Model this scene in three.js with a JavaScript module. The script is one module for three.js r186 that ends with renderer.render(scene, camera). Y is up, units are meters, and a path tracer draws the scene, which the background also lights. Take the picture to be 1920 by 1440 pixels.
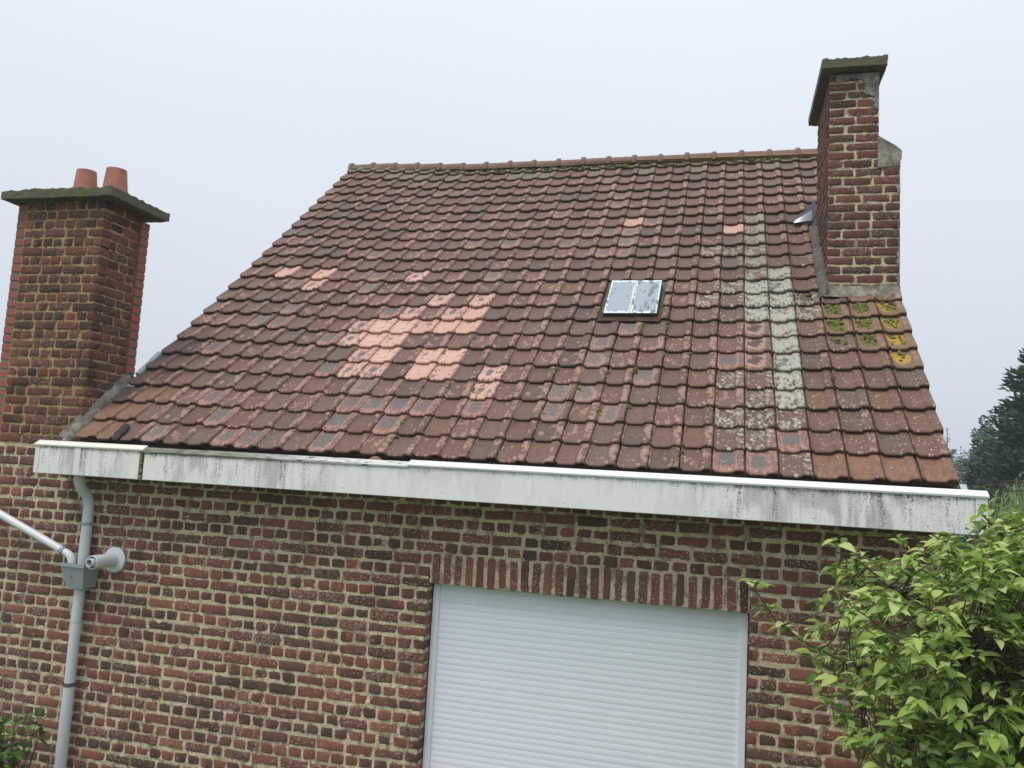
import * as THREE from 'three';
import { mergeGeometries, toCreasedNormals } from 'three/addons/utils/BufferGeometryUtils.js';
import { RoundedBoxGeometry } from 'three/addons/geometries/RoundedBoxGeometry.js';

// ---------------------------------------------------------------- camera, sky, sun, exposure
const H = 3.0;                                   // eye height, level with the gutter
const scene = new THREE.Scene();
const camera = new THREE.PerspectiveCamera(50.63, 4 / 3, 0.05, 600);
camera.position.set(0, H, 5.3);
{
  const m = new THREE.Matrix4().makeBasis(
    new THREE.Vector3(0.9664, 0.0552, -0.2509), new THREE.Vector3(-0.0266, 0.9929, 0.1159), new THREE.Vector3(0.2555, -0.1053, 0.9611));
  camera.quaternion.setFromRotationMatrix(m).normalize();
}
camera.updateMatrixWorld(true); camera.updateProjectionMatrix();
const renderer = new THREE.WebGLRenderer({ antialias: true });
renderer.setSize(1024, 768);
renderer.toneMapping = THREE.LinearToneMapping;
renderer.toneMappingExposure = 1.17;
renderer.shadowMap.enabled = true;

// seeded randomness and lattice noise
let seed_ = 20240611;
const rnd = () => { seed_ = (seed_ + 0x6d2b79f5) | 0; let t = Math.imul(seed_ ^ (seed_ >>> 15), 1 | seed_); t = (t + Math.imul(t ^ (t >>> 7), 61 | t)) ^ t; return ((t ^ (t >>> 14)) >>> 0) / 4294967296; };
const rr = (a, b) => a + (b - a) * rnd();
const LAT = new Float32Array(65536); for (let i = 0; i < 65536; i++) LAT[i] = rnd();
const noise = (x, y) => {
  const xi = Math.floor(x), yi = Math.floor(y); let fx = x - xi, fy = y - yi; fx = fx * fx * (3 - 2 * fx); fy = fy * fy * (3 - 2 * fy);
  const a = xi & 255, b = (xi + 1) & 255, c = (yi & 255) << 8, d = ((yi + 1) & 255) << 8;
  const p = LAT[c | a], q = LAT[c | b], r = LAT[d | a], s = LAT[d | b];
  return p + (q - p) * fx + (r - p + (s - r - q + p) * fx) * fy;
};
const fbm = (x, y, o = 3) => { let v = 0, a = 0.5, n = 0; for (let i = 0; i < o; i++) { v += a * noise(x, y); n += a; a *= 0.5; x = x * 2.03 + 17.1; y = y * 2.03 + 9.7; } return v / n; };
const sst = (a, b, x) => { const t = Math.min(1, Math.max(0, (x - a) / (b - a))); return t * t * (3 - 2 * t); };
const lerp = (a, b, t) => a + (b - a) * t;
const mix3 = (a, b, t) => [a[0] + (b[0] - a[0]) * t, a[1] + (b[1] - a[1]) * t, a[2] + (b[2] - a[2]) * t];
const srgb = (r, g, b) => new THREE.Color().setRGB(r / 255, g / 255, b / 255, THREE.SRGBColorSpace);

{ // overcast sky: even cloud, a little brighter overhead
  const w = 512, h = 256, d = new Float32Array(w * h * 4);
  for (let j = 0; j < h; j++) for (let i = 0; i < w; i++) {
    const el = ((j + 0.5) / h - 0.5) * Math.PI, az = (i / w) * 32, s = Math.max(0, Math.sin(el));
    const wrap = (k) => fbm(k, s * 7 + 40, 4);
    const t = i / w, n = lerp(wrap(az), wrap(az - 32), t) - 0.5;
    const L = (0.835 + 0.5 * Math.pow(s, 1.3)) * (1 + 0.035 * n), k = 4 * (j * w + i);
    const c = el < 0 ? [0.20, 0.22, 0.20] : [0.700 * L, 0.752 * L, 0.836 * L];
    d[k] = c[0]; d[k + 1] = c[1]; d[k + 2] = c[2]; d[k + 3] = 1;
  }
  const t = new THREE.DataTexture(d, w, h, THREE.RGBAFormat, THREE.FloatType);
  t.mapping = THREE.EquirectangularReflectionMapping; t.magFilter = t.minFilter = THREE.LinearFilter; t.needsUpdate = true;
  scene.background = t; scene.environment = t;
}
const sun = new THREE.DirectionalLight(new THREE.Color(1, 0.93, 0.83), 1.5);
sun.position.set(-8, 26, 11); sun.target.position.set(-2, 2, 0);
sun.castShadow = true; sun.shadow.radius = 45; sun.shadow.mapSize.set(2048, 2048);
Object.assign(sun.shadow.camera, { left: -12, right: 12, top: 12, bottom: -12, near: 1, far: 70 });
scene.add(sun, sun.target);
scene.fog = new THREE.FogExp2(srgb(205, 216, 228), 0.0026);

// ---------------------------------------------------------------- helpers
const std = (o) => new THREE.MeshStandardMaterial({ roughness: 0.85, metalness: 0, ...o });
function shade(o) { o.traverse((c) => { if (c.isMesh) { c.castShadow = true; c.receiveShadow = true; } }); return o; }
function mesh(name, geo, mat, parent) { const m = new THREE.Mesh(geo, mat); m.name = name; if (parent) parent.add(m); return m; }
function group(name, parent) { const g = new THREE.Group(); g.name = name; parent.add(g); return g; }
function tag(o, label, category, extra = {}) { Object.assign(o.userData, { label, category }, extra); return o; }
function tex(data, w, h, color = true, repeat = false) {
  const t = new THREE.DataTexture(data, w, h, THREE.RGBAFormat, THREE.UnsignedByteType);
  t.magFilter = THREE.LinearFilter; t.minFilter = THREE.LinearMipmapLinearFilter; t.generateMipmaps = true; t.anisotropy = 4;
  if (color) t.colorSpace = THREE.SRGBColorSpace;
  if (repeat) t.wrapS = t.wrapT = THREE.RepeatWrapping;
  t.needsUpdate = true; return t;
}
function paint(w, h, f, color = true, repeat = false) {
  const d = new Uint8Array(w * h * 4);
  for (let j = 0; j < h; j++) for (let i = 0; i < w; i++) { const c = f(i, j), k = 4 * (j * w + i); d[k] = Math.max(0, Math.min(255, c[0])); d[k + 1] = Math.max(0, Math.min(255, c[1])); d[k + 2] = Math.max(0, Math.min(255, c[2])); d[k + 3] = 255; }
  return tex(d, w, h, color, repeat);
}
function geoFrom(pos, uv, idx, col) {
  const g = new THREE.BufferGeometry(); g.setAttribute('position', new THREE.Float32BufferAttribute(pos, 3));
  g.setAttribute('uv', new THREE.Float32BufferAttribute(uv, 2)); if (col) g.setAttribute('color', new THREE.Float32BufferAttribute(col, 3));
  g.setIndex(idx); g.computeVertexNormals(); return g;
}
const M4 = (x, y, z, rx = 0, ry = 0, rz = 0, sx = 1, sy = 1, sz = 1) => new THREE.Matrix4().compose(new THREE.Vector3(x, y, z), new THREE.Quaternion().setFromEuler(new THREE.Euler(rx, ry, rz)), new THREE.Vector3(sx, sy, sz));
const xf = (g, m) => g.clone().applyMatrix4(m);
const merge = (list) => mergeGeometries(list.map((g) => (g.index ? g.toNonIndexed() : g)).map((g) => { for (const k of Object.keys(g.attributes)) if (!['position', 'normal', 'uv', 'color'].includes(k)) g.deleteAttribute(k); return g; }));
function box(x0, x1, y0, y1, z0, z1) { const g = new THREE.BoxGeometry(x1 - x0, y1 - y0, z1 - z0); g.translate((x0 + x1) / 2, (y0 + y1) / 2, (z0 + z1) / 2); return g; }
function rbox(x0, x1, y0, y1, z0, z1, r = 0.006) { const g = new RoundedBoxGeometry(x1 - x0, y1 - y0, z1 - z0, 2, r); g.translate((x0 + x1) / 2, (y0 + y1) / 2, (z0 + z1) / 2); return g; }
// a profile of [z, y] points swept along x
function sweepX(pts, x0, x1, closed = true) {
  const s = new THREE.Shape(pts.map(([z, y]) => new THREE.Vector2(-z, y)));
  const g = new THREE.ExtrudeGeometry(s, { depth: x1 - x0, bevelEnabled: false }); g.rotateY(Math.PI / 2); g.translate(x0, 0, 0); return g;
}
const inFrame = (() => { const v = new THREE.Vector3(); return (x, y, z, m = 1.03) => { v.set(x, y, z).project(camera); return Math.abs(v.x) < m && Math.abs(v.y) < m && v.z < 1; }; })();
const distCam = (x, y, z) => Math.hypot(x - camera.position.x, y - camera.position.y, z - camera.position.z);
function tube(points, r, seg = 24, rad = 14) { const c = new THREE.CatmullRomCurve3(points.map((p) => new THREE.Vector3(...p)), false, 'centripetal'); return new THREE.TubeGeometry(c, seg, r, rad, false); }
function limb(points, r0, r1, seg = 10, rad = 6) { // tapered tube
  const g = tube(points, 1, seg, rad), c = new THREE.CatmullRomCurve3(points.map((p) => new THREE.Vector3(...p)), false, 'centripetal');
  const p = g.attributes.position;
  for (let i = 0; i <= seg; i++) { const o = c.getPointAt(i / seg), r = lerp(r0, r1, i / seg); for (let j = 0; j <= rad; j++) { const k = i * (rad + 1) + j; p.setXYZ(k, o.x + (p.getX(k) - o.x) * r, o.y + (p.getY(k) - o.y) * r, o.z + (p.getZ(k) - o.z) * r); } }
  return g;
}

// ---------------------------------------------------------------- roof tile atlas: 16 x 8 cells of weathered clay
const TC = { N: [0, 32], R: [32, 24], P: [56, 10], B: [66, 8], D: [74, 10], E: [84, 8], K: [92, 2], W: [94, 8], L: [102, 5], V: [107, 4], S: [111, 7], Y: [118, 2], M: [120, 2], O: [122, 3], T: [125, 3] };
const tileClassOf = (i) => Object.keys(TC).find((k) => i >= TC[k][0] && i < TC[k][0] + TC[k][1]);
const tileCells = [];
for (let i = 0; i < 128; i++) {
  const c = tileClassOf(i);
  tileCells.push({ c, ox: rr(0, 200), oy: rr(0, 200), tone: rr(-1, 1), roll: c === 'R' ? rr(0.55, 0.85) : rr(0.18, 0.66), pan: c === 'R' ? rr(0.12, 0.33) : rr(0.0, 0.08), warm: rr(-1, 1), bl: [rr(0.32, 0.44), rr(0.40, 0.55), rr(0.15, 0.24), rr(0.16, 0.26)],
    spots: Array.from({ length: c === 'S' || c === 'L' ? 22 : c === 'O' ? 7 : rnd() < 0.25 ? 4 : 0 }, () => [rr(0.08, 0.97), rr(0.05, 0.85), (c === 'L' ? 0.03 : 0.016) * rr(0.4, 1.8)]) });
}
const tileMap = paint(2048, 1024, (px, py) => {
  const ci = Math.floor(px / 128), cj = Math.floor(py / 128), q = tileCells[cj * 16 + ci], u = ((px % 128) + 0.5) / 128, v = ((py % 128) + 0.5) / 128;
  const X = u * 6.5 + q.ox, Y = v * 5.5 + q.oy;
  const n1 = fbm(X, Y, 3), n2 = fbm(X * 2.4 + 31, Y * 2.4 + 7, 3), n3 = fbm(X * 7 + 3, Y * 7 + 71, 2), gr = noise(px * 0.9, py * 0.9) - 0.5;
  const onRoll = sst(0.66, 0.73, u), bead = 1 - sst(0.05, 0.09, u);
  const pink = mix3([166, 126, 114], [196, 160, 147], n2), crust = mix3([86, 65, 55], [116, 90, 76], n1 * 0.8 + 0.2 + q.tone * 0.24);
  crust[0] += q.warm * 5; crust[2] -= q.warm * 3;
  const bare = lerp(q.pan, q.roll, Math.max(onRoll, bead * 0.8));
  let m = sst(0.03, -0.05, n1 * 0.55 + n2 * 0.45 - lerp(0.30, 0.62, bare));
  let c = mix3(crust, pink, m * lerp(0.55, 0.85, n3));
  if ('PBD'.includes(q.c)) {
    const clean = q.c === 'D' ? mix3([150, 108, 95], [188, 144, 130], n1 * 0.6 + n2 * 0.4 + q.tone * 0.1) : mix3([184, 138, 124], [222, 184, 170], n1 * 0.6 + n2 * 0.4 + q.tone * 0.14);
    const keep = sst(0.50, 0.64, n1 * 0.5 + n2 * 0.5 + (q.c === 'P' ? -0.06 : q.c === 'D' ? 0.05 : 0)) * 0.75;
    c = mix3(clean, crust, keep);
  }
  if ('BDKE'.includes(q.c)) {
    const [bx, by, bw, bh] = q.bl, big = q.c === 'B' ? 0.7 : q.c === 'K' ? 1.45 : 1.4;
    const ru = Math.abs(u - bx) / (bw * big), rv = Math.abs(v - by) / (bh * big), e = (q.c === 'B' ? Math.hypot(ru, rv) : Math.pow(ru ** 4 + rv ** 4, 0.25)) + ((n1 - 0.5) * 1.2 + (n2 - 0.5) * 1.0) * (q.c === 'B' ? 1.4 : 0.8) + (n3 - 0.5) * 0.4;
    if (q.c === 'E' || q.c === 'K') c = mix3(c, pink, (q.c === 'K' ? 0.85 : 0.6) * sst(1.9, 1.3, e));
    c = mix3(c, q.c === 'K' ? mix3([56, 50, 48], [86, 78, 74], n3) : mix3([82, 82, 80], [112, 110, 106], n3), (q.c === 'E' ? 0.7 : 0.88) * sst(1.15, 0.72, e));
    if (q.c !== 'B' && q.roll > 0.3) { const e2 = Math.abs(u - 0.82) / 0.10 + Math.abs(v - by) / 0.4 + (n2 - 0.5) * 1.8; c = mix3(c, [108, 96, 92], 0.8 * sst(1, 0.7, e2)); }
  }
  if (q.c === 'O') c = mix3(mix3([122, 88, 69], [144, 106, 84], n1), crust, 0.6 * sst(0.46, 0.6, n2));
  if (q.c === 'W' || q.c === 'L' || q.c === 'V') {
    const cov = (q.c === 'W' ? 0.36 : q.c === 'V' ? 0.44 : 0.56) + q.tone * 0.04, e = n1 * 0.72 + n2 * 0.2 + n3 * 0.08 + (q.c === 'W' ? onRoll * 0.03 : 0);
    const lich = mix3([150, 156, 140], [198, 199, 186], n3 * 0.5 + n2 * 0.5);
    c = mix3(c, lich, (q.c === 'W' ? 0.86 : 0.62) * sst(cov - 0.045, cov + 0.055, e));
    const blk = fbm(X * 1.5 + 90, Y * 1.5 + 12, 3); c = mix3(c, [70, 70, 64], 0.75 * sst(0.56, 0.70, blk * 0.75 + n3 * 0.25) * (q.c === 'W' ? 1 : 0.4));
  }
  if (q.c === 'T' || q.c === 'M' || q.c === 'Y') {
    const e = n1 * 0.5 + n2 * 0.5;
    if (q.c === 'T') c = mix3(mix3(c, [138, 126, 110], 0.5), mix3([84, 94, 62], [128, 134, 96], n3), 0.7 * sst(0.50, 0.60, e));
    else c = mix3(c, [138, 112, 84], 0.5);
  }
  if (q.c === 'Y') { const e = Math.hypot((u - 0.36) / 0.30, (v - 0.5) / 0.30) + (n2 - 0.5) * 0.9; c = mix3(c, mix3([156, 120, 36], [186, 150, 58], n3), 0.92 * sst(1.04, 0.92, e)); }
  for (const [sx, sy, sr] of q.spots) { const e = Math.hypot(u - sx, (v - sy) * 1.3) / sr + (n3 - 0.5) * 0.9; if (e < 1.1) c = mix3(c, mix3([168, 174, 158], [204, 204, 192], n2), 0.85 * sst(1.08, 0.8, e)); }
  const g = 1 + gr * 0.16 + (n3 - 0.5) * 0.22; return [c[0] * g, c[1] * g, c[2] * g];
});
const tileMat = std({ map: tileMap, roughness: 0.72 });

// ---------------------------------------------------------------- brick atlas: 16 x 16 cells (upper half stretchers, lower half headers)
const brickCells = [];
for (let i = 0; i < 256; i++) {
  const k = rnd(), header = i >= 128;
  const base = k < (header ? 0.42 : 0.30) ? [119, 75, 63] : k < 0.62 ? [107, 71, 60] : k < 0.82 ? [98, 72, 61] : k < 0.90 ? [130, 86, 71] : k < 0.985 ? [88, 65, 57] : [66, 56, 55];
  brickCells.push({ base, header, ox: rr(0, 220), oy: rr(0, 220), burn: rnd() < 0.36 ? rr(0.3, 0.9) : 0, bx: rr(0.2, 0.8), speck: header ? (rnd() < 0.15 ? 14 : 1) : [46, 40, 30, 14, 6, 3, 0][Math.floor(rnd() * 7)], pale: rnd() < 0.16 ? 0.5 : 0, s: [] });
  const q = brickCells[i]; for (let n = 0; n < q.speck; n++) q.s.push([rr(0.04, 0.96), rr(0.06, 0.94), rr(0.008, 0.026)]);
}
const BW = 2048, BH = 1024, brickBumpData = new Uint8Array(BW * BH * 4);
const brickMap = paint(BW, BH, (px, py) => {
  const q = brickCells[Math.floor(py / 64) * 16 + Math.floor(px / 128)], u = ((px % 128) + 0.5) / 128, v = ((py % 64) + 0.5) / 64, asp = q.header ? 1.5 : 3.2;
  const X = u * asp * 2.4 + q.ox, Y = v * 2.4 + q.oy, n1 = fbm(X, Y, 3), n2 = fbm(X * 3 + 40, Y * 3 + 11, 3), n3 = fbm(X * 9, Y * 9 + 5, 2);
  let c = mix3(q.base, [q.base[0] * 1.28, q.base[1] * 1.22, q.base[2] * 1.18], n1 - 0.35);
  c = mix3(c, [70, 52, 46], 0.8 * q.burn * sst(0.62, 0.2, Math.abs(u - q.bx) + (n1 - 0.5) * 0.9));
  c = mix3(c, [164, 120, 106], q.pale * sst(0.45, 0.6, n2));
  const edge = Math.min(u * asp, (1 - u) * asp, v, 1 - v) + (n2 - 0.5) * 0.26;
  c = mix3(c, [160, 142, 120], 0.55 * sst(0.07, -0.02, edge));
  let sp = 0;
  for (const [sx, sy, sr] of q.s) { const e = Math.hypot((u - sx) * asp, v - sy) / (sr * 3); if (e < 1.2) sp = Math.max(sp, sst(1.1, 0.7, e + (n3 - 0.5) * 0.8)); }
  c = mix3(c, [200, 182, 168], sp * 0.7);
  const g = 0.84 + n3 * 0.22 + n2 * 0.14, b = Math.max(0, Math.min(255, 120 + (n2 - 0.5) * 120 + (n3 - 0.5) * 130 + sp * 30)), k = 4 * (py * BW + px);
  brickBumpData[k] = brickBumpData[k + 1] = brickBumpData[k + 2] = b; brickBumpData[k + 3] = 255;
  return [c[0] * g, c[1] * g, c[2] * g];
});
const brickMat = std({ map: brickMap, bumpMap: tex(brickBumpData, BW, BH, false), bumpScale: 0.0035, roughness: 0.9 });
const stackBrickMat = std({ map: brickMap, bumpMap: brickMat.bumpMap, bumpScale: 0.0035, roughness: 0.9, color: srgb(224, 222, 214) });
const newBrickMat = std({ color: srgb(158, 97, 83), roughness: 0.9, bumpMap: brickMat.bumpMap, bumpScale: 0.002 });
const mortarMap = paint(1024, 1024, (i, j) => {
  const x = i / 8, y = j / 8, w = (f) => f(x, y), n1 = fbm(x / 8, y / 8, 4), n2 = fbm(x + 3, y + 8, 3), n3 = noise(i * 0.8, j * 0.8);
  let c = mix3([170, 154, 126], [212, 197, 167], n1); c = mix3(c, [128, 116, 96], 0.75 * sst(0.56, 0.7, fbm(x / 5 + 60, y / 9 + 20, 4)));
  c = mix3(c, [230, 220, 196], 0.5 * sst(0.58, 0.7, n2));
  const g = 0.86 + n3 * 0.16 + n2 * 0.12; return [c[0] * g, c[1] * g, c[2] * g];
}, true, true);
const mortarMat = std({ map: mortarMap, roughness: 0.95 }), stackMortarMat = std({ map: mortarMap, color: srgb(214, 198, 176), roughness: 0.95 });
const cementMap = paint(512, 512, (i, j) => { const n1 = fbm(i / 60, j / 60, 4), n2 = fbm(i / 9, j / 9, 3), n3 = noise(i * 0.9, j * 0.9); const c = mix3([100, 95, 86], [158, 153, 140], sst(0.25, 0.75, n1 * 0.6 + n2 * 0.4)), g = 0.82 + n3 * 0.36; return [c[0] * g, c[1] * g, c[2] * g]; }, true, true);
const cementMat = std({ map: cementMap, roughness: 0.95 });
const mossyConcreteMap = paint(512, 512, (i, j) => {
  const n1 = fbm(i / 40, j / 40, 4), n2 = fbm(i / 11 + 9, j / 11, 3), n3 = noise(i * 0.9, j * 0.9);
  let c = mix3([72, 71, 62], [112, 109, 96], n2); c = mix3(c, mix3([82, 88, 48], [118, 118, 66], n2), 0.8 * sst(0.50, 0.64, n1)); const g = 0.8 + n3 * 0.4; return [c[0] * g, c[1] * g, c[2] * g];
}, true, true);
const capMat = std({ map: mossyConcreteMap, roughness: 0.98 });

// brick shapes: a worn face with pulled-in corners and a skirt behind it
function brickGeo(w, h, d, cell) {
  const e = 0.011, r = () => rr(-1, 1), xs = [-w / 2, -w / 2 + e, w / 2 - e, w / 2], ys = [-h / 2, -h / 2 + e, h / 2 - e, h / 2], P = [];
  for (let j = 0; j < 4; j++) for (let i = 0; i < 4; i++) {
    let x = xs[i], y = ys[j], z = rr(-0.001, 0.0022); const ex = i % 3 === 0, ey = j % 3 === 0;
    if (ex && ey) { const p = rr(0.003, 0.011); x -= Math.sign(x) * p; y -= Math.sign(y) * p; z = -0.009; }
    else if (ex) { x += r() * 0.004 - Math.sign(x) * 0.002; y += r() * 0.004; z = -0.006 + r() * 0.002; }
    else if (ey) { y += r() * 0.004 - Math.sign(y) * 0.001; x += r() * 0.012; z = -0.006 + r() * 0.002; }
    P.push([x, y, z]);
  }
  const cu = (cell % 16) / 16, cv = Math.floor(cell / 16) / 16, U = (x, y) => [cu + (0.04 + 0.92 * Math.min(1, Math.max(0, x / w + 0.5))) / 16, cv + (0.06 + 0.88 * Math.min(1, Math.max(0, y / h + 0.5))) / 16];
  const pos = [], uv = [], idx = [];
  for (const p of P) { pos.push(...p); uv.push(...U(p[0], p[1])); }
  for (let j = 0; j < 3; j++) for (let i = 0; i < 3; i++) { const a = j * 4 + i; idx.push(a, a + 1, a + 5, a, a + 5, a + 4); }
  const ring = [0, 1, 2, 3, 7, 11, 15, 14, 13, 12, 8, 4], n0 = pos.length / 3;
  ring.forEach((k, q) => { const p = P[k]; pos.push(...p); uv.push(...U(p[0], p[1])); pos.push(p[0], p[1], -d); const sx = Math.abs(p[0]) > w * 0.44 ? p[0] * (1 - 1.0 * d / w * 0.9) : p[0], sy = Math.abs(p[1]) > h * 0.4 ? p[1] * 0.1 : p[1]; uv.push(...U(sx, Math.abs(p[0]) > w * 0.44 ? p[1] : sy)); });
  for (let q = 0; q < 12; q++) { const a = n0 + q * 2, b = n0 + ((q + 1) % 12) * 2; idx.push(a, a + 1, b + 1, a, b + 1, b); }
  return geoFrom(pos, uv, idx);
}
const SW = 0.203, HW = 0.094, BHt = 0.064;
const stretcherGeos = Array.from({ length: 110 }, (_, i) => brickGeo(SW, BHt, 0.098, i));
const headerGeos = Array.from({ length: 110 }, (_, i) => brickGeo(HW, BHt, 0.098, 128 + i));
const pick = (a) => a[Math.floor(rnd() * a.length)];
// fills [a, b] with bricks; kind 'S' or 'H'; returns [centre, width, geometry]
function course(a, b, kind, joint = 0.013, phase = 0) {
  const ws = [], L = b - a; let used = 0;
  while (used < L - 0.02) {
    let k = kind; if (kind === 'S' && rnd() < 0.05) k = 'H'; if (kind === 'H' && rnd() < 0.03) k = 'S';
    let w = (k === 'S' ? SW : HW) * rr(0.96, 1.04); if (!ws.length && phase) w *= phase;
    const j = joint * rr(0.7, 1.4), left = L - used;
    if (w > left - 0.015) { if (left < 0.055 && ws.length) break; w = Math.min(w, left); ws.push([w, 0]); used += w; break; }
    ws.push([w, j]); used += w + j;
  }
  if (ws.length) { used -= ws[ws.length - 1][1]; }
  const k = L / used, out = []; let x = a;
  for (const [w, j] of ws) { out.push([x + w * k / 2, w * k, w * k > 0.14 ? pick(stretcherGeos) : pick(headerGeos)]); x += (w + j) * k; }
  return out;
}
// mortar face: an uneven sheet; place(u, v, h) gives the point
function mortarSheet(u0, u1, v0, v1, place, cell = 0.013, depth = 0.0072, amp = 0.0068, hole) {
  const nu = Math.ceil((u1 - u0) / cell), nv = Math.ceil((v1 - v0) / cell), pos = [], uv = [], idx = [];
  for (let j = 0; j <= nv; j++) for (let i = 0; i <= nu; i++) {
    const u = lerp(u0, u1, i / nu), v = lerp(v0, v1, j / nv), h = -depth + amp * ((fbm(u * 26 + 50, v * 34 + 20, 3) - 0.5) * 2) + 0.0018 * (noise(u * 140, v * 140) - 0.5) * 2;
    pos.push(...place(u, v, h)); uv.push(u * 0.9, v * 0.9);
  }
  for (let j = 0; j < nv; j++) for (let i = 0; i < nu; i++) {
    if (hole) { const u = lerp(u0, u1, (i + 0.5) / nu), v = lerp(v0, v1, (j + 0.5) / nv); if (hole(u, v)) continue; }
    const a = j * (nu + 1) + i; idx.push(a, a + 1, a + nu + 2, a, a + nu + 2, a + nu + 1);
  }
  return geoFrom(pos, uv, idx);
}

// ================================================================ THE HOUSE
const house = group('brick_house', scene);
tag(house, 'red brick house with weathered clay tile roof, two chimneys and closed white shutter', 'house');

// ---- front wall
const WX0 = -5.655, WX1 = 1.30, OPL = -1.905, OPR = 0.168, OPT = -0.792, OPB = -2.07, LT = -0.588, CH = 0.0815;
const inOpening = (x, y) => x > OPL + 0.004 && x < OPR - 0.004 && y < OPT + 0.1 && y > OPB;
const wallSheet = mortarSheet(WX0, WX1, -H, 0.0, (u, v, h) => [u, v, h], 0.0135, 0.0072, 0.0068, (u, v) => u > OPL - 0.010 && u < OPR + 0.010 && v < OPT + 0.05 && v > OPB);
const wallCore = [wallSheet, box(WX0, OPL - 0.012, -H, 0.0, -0.30, -0.05), box(OPR + 0.012, WX1, -H, 0, -0.30, -0.05), box(OPL - 0.011, OPR + 0.011, OPT + 0.02, -0.01, -0.30, -0.05), box(OPL - 0.011, OPR + 0.011, -H, OPB, -0.30, -0.05)];
const wall = mesh('wall', merge(wallCore), mortarMat, house); wall.position.y = H;
const wallBricks = [];
for (let j = -7; j < 30; j++) {
  const yt = LT - j * CH, yc = yt - CH / 2 - 0.002, kind = (j & 1) === 0 ? 'S' : 'H';
  if (yc - 0.03 < -H) continue;
  const spans = [];
  if (yt > 0.0) continue;
  if (yc < LT && yc > OPB) {
    spans.push([WX0 + 0.006, OPL - 0.002, 1], [OPR + 0.002, WX1, kind === 'S' ? 1 : 0.6]);
  } else spans.push([WX0 + 0.006, WX1, kind === 'S' ? 1 : 0.55]);
  const sag = rr(-0.003, 0.003);
  for (const [a, b, ph] of spans) {
    for (const [x, w, g] of course(a, b, kind, 0.013, ph)) {
      const atL = Math.abs(x + w / 2 - OPL) < 0.02, atR = Math.abs(x - w / 2 - OPR) < 0.02;
      wallBricks.push({ x, y: yc + sag + (noise(x * 1.3, j * 5.1) - 0.5) * 0.007 + rr(-0.002, 0.002), z: rr(-0.0035, 0.003) - (yc > LT - 0.3 && false ? 0 : 0), w, g, big: w > 0.14, rz: rr(-0.012, 0.012), hs: rr(0.93, 1.06) });
    }
  }
}
function layBricks(list, parent, limit, name, stuffName, mat = brickMat) {
  for (const b of list) b.score = inFrame(b.x, b.y + H, b.z, 1.0) ? b.w / Math.pow(distCam(b.x, b.y + H, b.z), 2) : 0;
  const order = [...list].sort((p, q) => q.score - p.score), single = new Set(order.slice(0, limit).filter((b) => b.score > 0)), rest = [];
  for (const b of list) {
    const nom = b.big ? SW : HW, m = M4(b.x, b.y, b.z, 0, b.ry || 0, b.rz || 0, b.w / nom, b.hs || 1, 1);
    if (single.has(b)) { const o = mesh(name, b.g, mat, parent); m.decompose(o.position, o.quaternion, o.scale); }
    else rest.push(xf(b.g, m));
  }
  if (rest.length) { const s = mesh(stuffName, merge(rest), mat, parent); s.userData.kind = 'stuff'; }
}
layBricks(wallBricks, wall, 300, 'brick', 'brickwork');
// reveal of the window: mortar returns behind the edge bricks
for (const [a, b] of [[OPL - 0.03, OPL - 0.009], [OPR + 0.009, OPR + 0.03]]) mesh('window_reveal', box(a, b, OPB, OPT + 0.03, -0.20, -0.02), mortarMat, wall);

// ---- lintel of upright bricks
const lintel = mesh('lintel', mortarSheet(OPL - 0.004, OPR + 0.004, OPT + 0.004, LT + 0.004, (u, v, h) => [u, v, h + 0.0005], 0.012, 0.006, 0.006), mortarMat, house); lintel.position.y = H;
for (let i = 0; i < 27; i++) {
  const p = (OPR - OPL + 0.01) / 27, o = mesh('soldier_brick', pick(stretcherGeos), brickMat, lintel);
  o.position.set(OPL + p * (i + 0.5), (OPT + LT) / 2 + rr(-0.006, 0.003), rr(0, 0.004)); o.rotation.z = Math.PI / 2 + rr(-0.02, 0.02); o.scale.set(0.985 * rr(0.97, 1.02), rr(0.76, 0.90), 1);
}
// ---- plain gable and back walls, hidden from the garden side
const sideMat = std({ map: mortarMap, color: srgb(196, 132, 116), roughness: 0.95 });
const th = THREE.MathUtils.degToRad(41.93), SN = Math.sin(th), CS = Math.cos(th), Y0 = 0.0413, Z0 = 0.12, GA = 0.2367, XR = 1.3106, TP = 0.1975, RIDGE = 5.66;
const XL = XR - 31 * TP;
// the old rafters have sunk: the slope dips between the two verges
const sag = (x, s) => { s = Math.max(0, s); const w = sst(-4.82, -3.1, x) * (1 - (1 - sst(2.4, 3.6, s)) * sst(0.1, 1.31, x)); return -(0.012 + 0.092 * (1 - Math.exp(-s / 2.2))) * w; };
const onS = (x, s, off = 0) => { const o = off + sag(x, s); return [x, Y0 + s * SN + o * CS, Z0 - s * CS + o * SN]; };
const ridgeY = Y0 + RIDGE * SN, ridgeZ = Z0 - RIDGE * CS, backZ = 2 * ridgeZ - 0.0;
for (const [x0, x1] of [[XL + 0.04, XL + 0.24], [XR - 0.26, XR - 0.05]]) {
  const s = new THREE.Shape([[0.302, -H], [-backZ, -H], [-backZ, -0.06], [-ridgeZ, ridgeY - 0.16], [0.302, 0.02]].map(([a, b]) => new THREE.Vector2(a, b)));
  const g = new THREE.ExtrudeGeometry(s, { depth: x1 - x0, bevelEnabled: false }); g.rotateY(Math.PI / 2); g.translate(x0, 0, 0);
  const o = mesh('gable_wall', g, sideMat, house); o.position.y = H;
}
{ const o = mesh('back_wall', box(XL + 0.242, XR - 0.262, -H, -0.1, backZ, backZ + 0.2), sideMat, house); o.position.y = H; }

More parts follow.
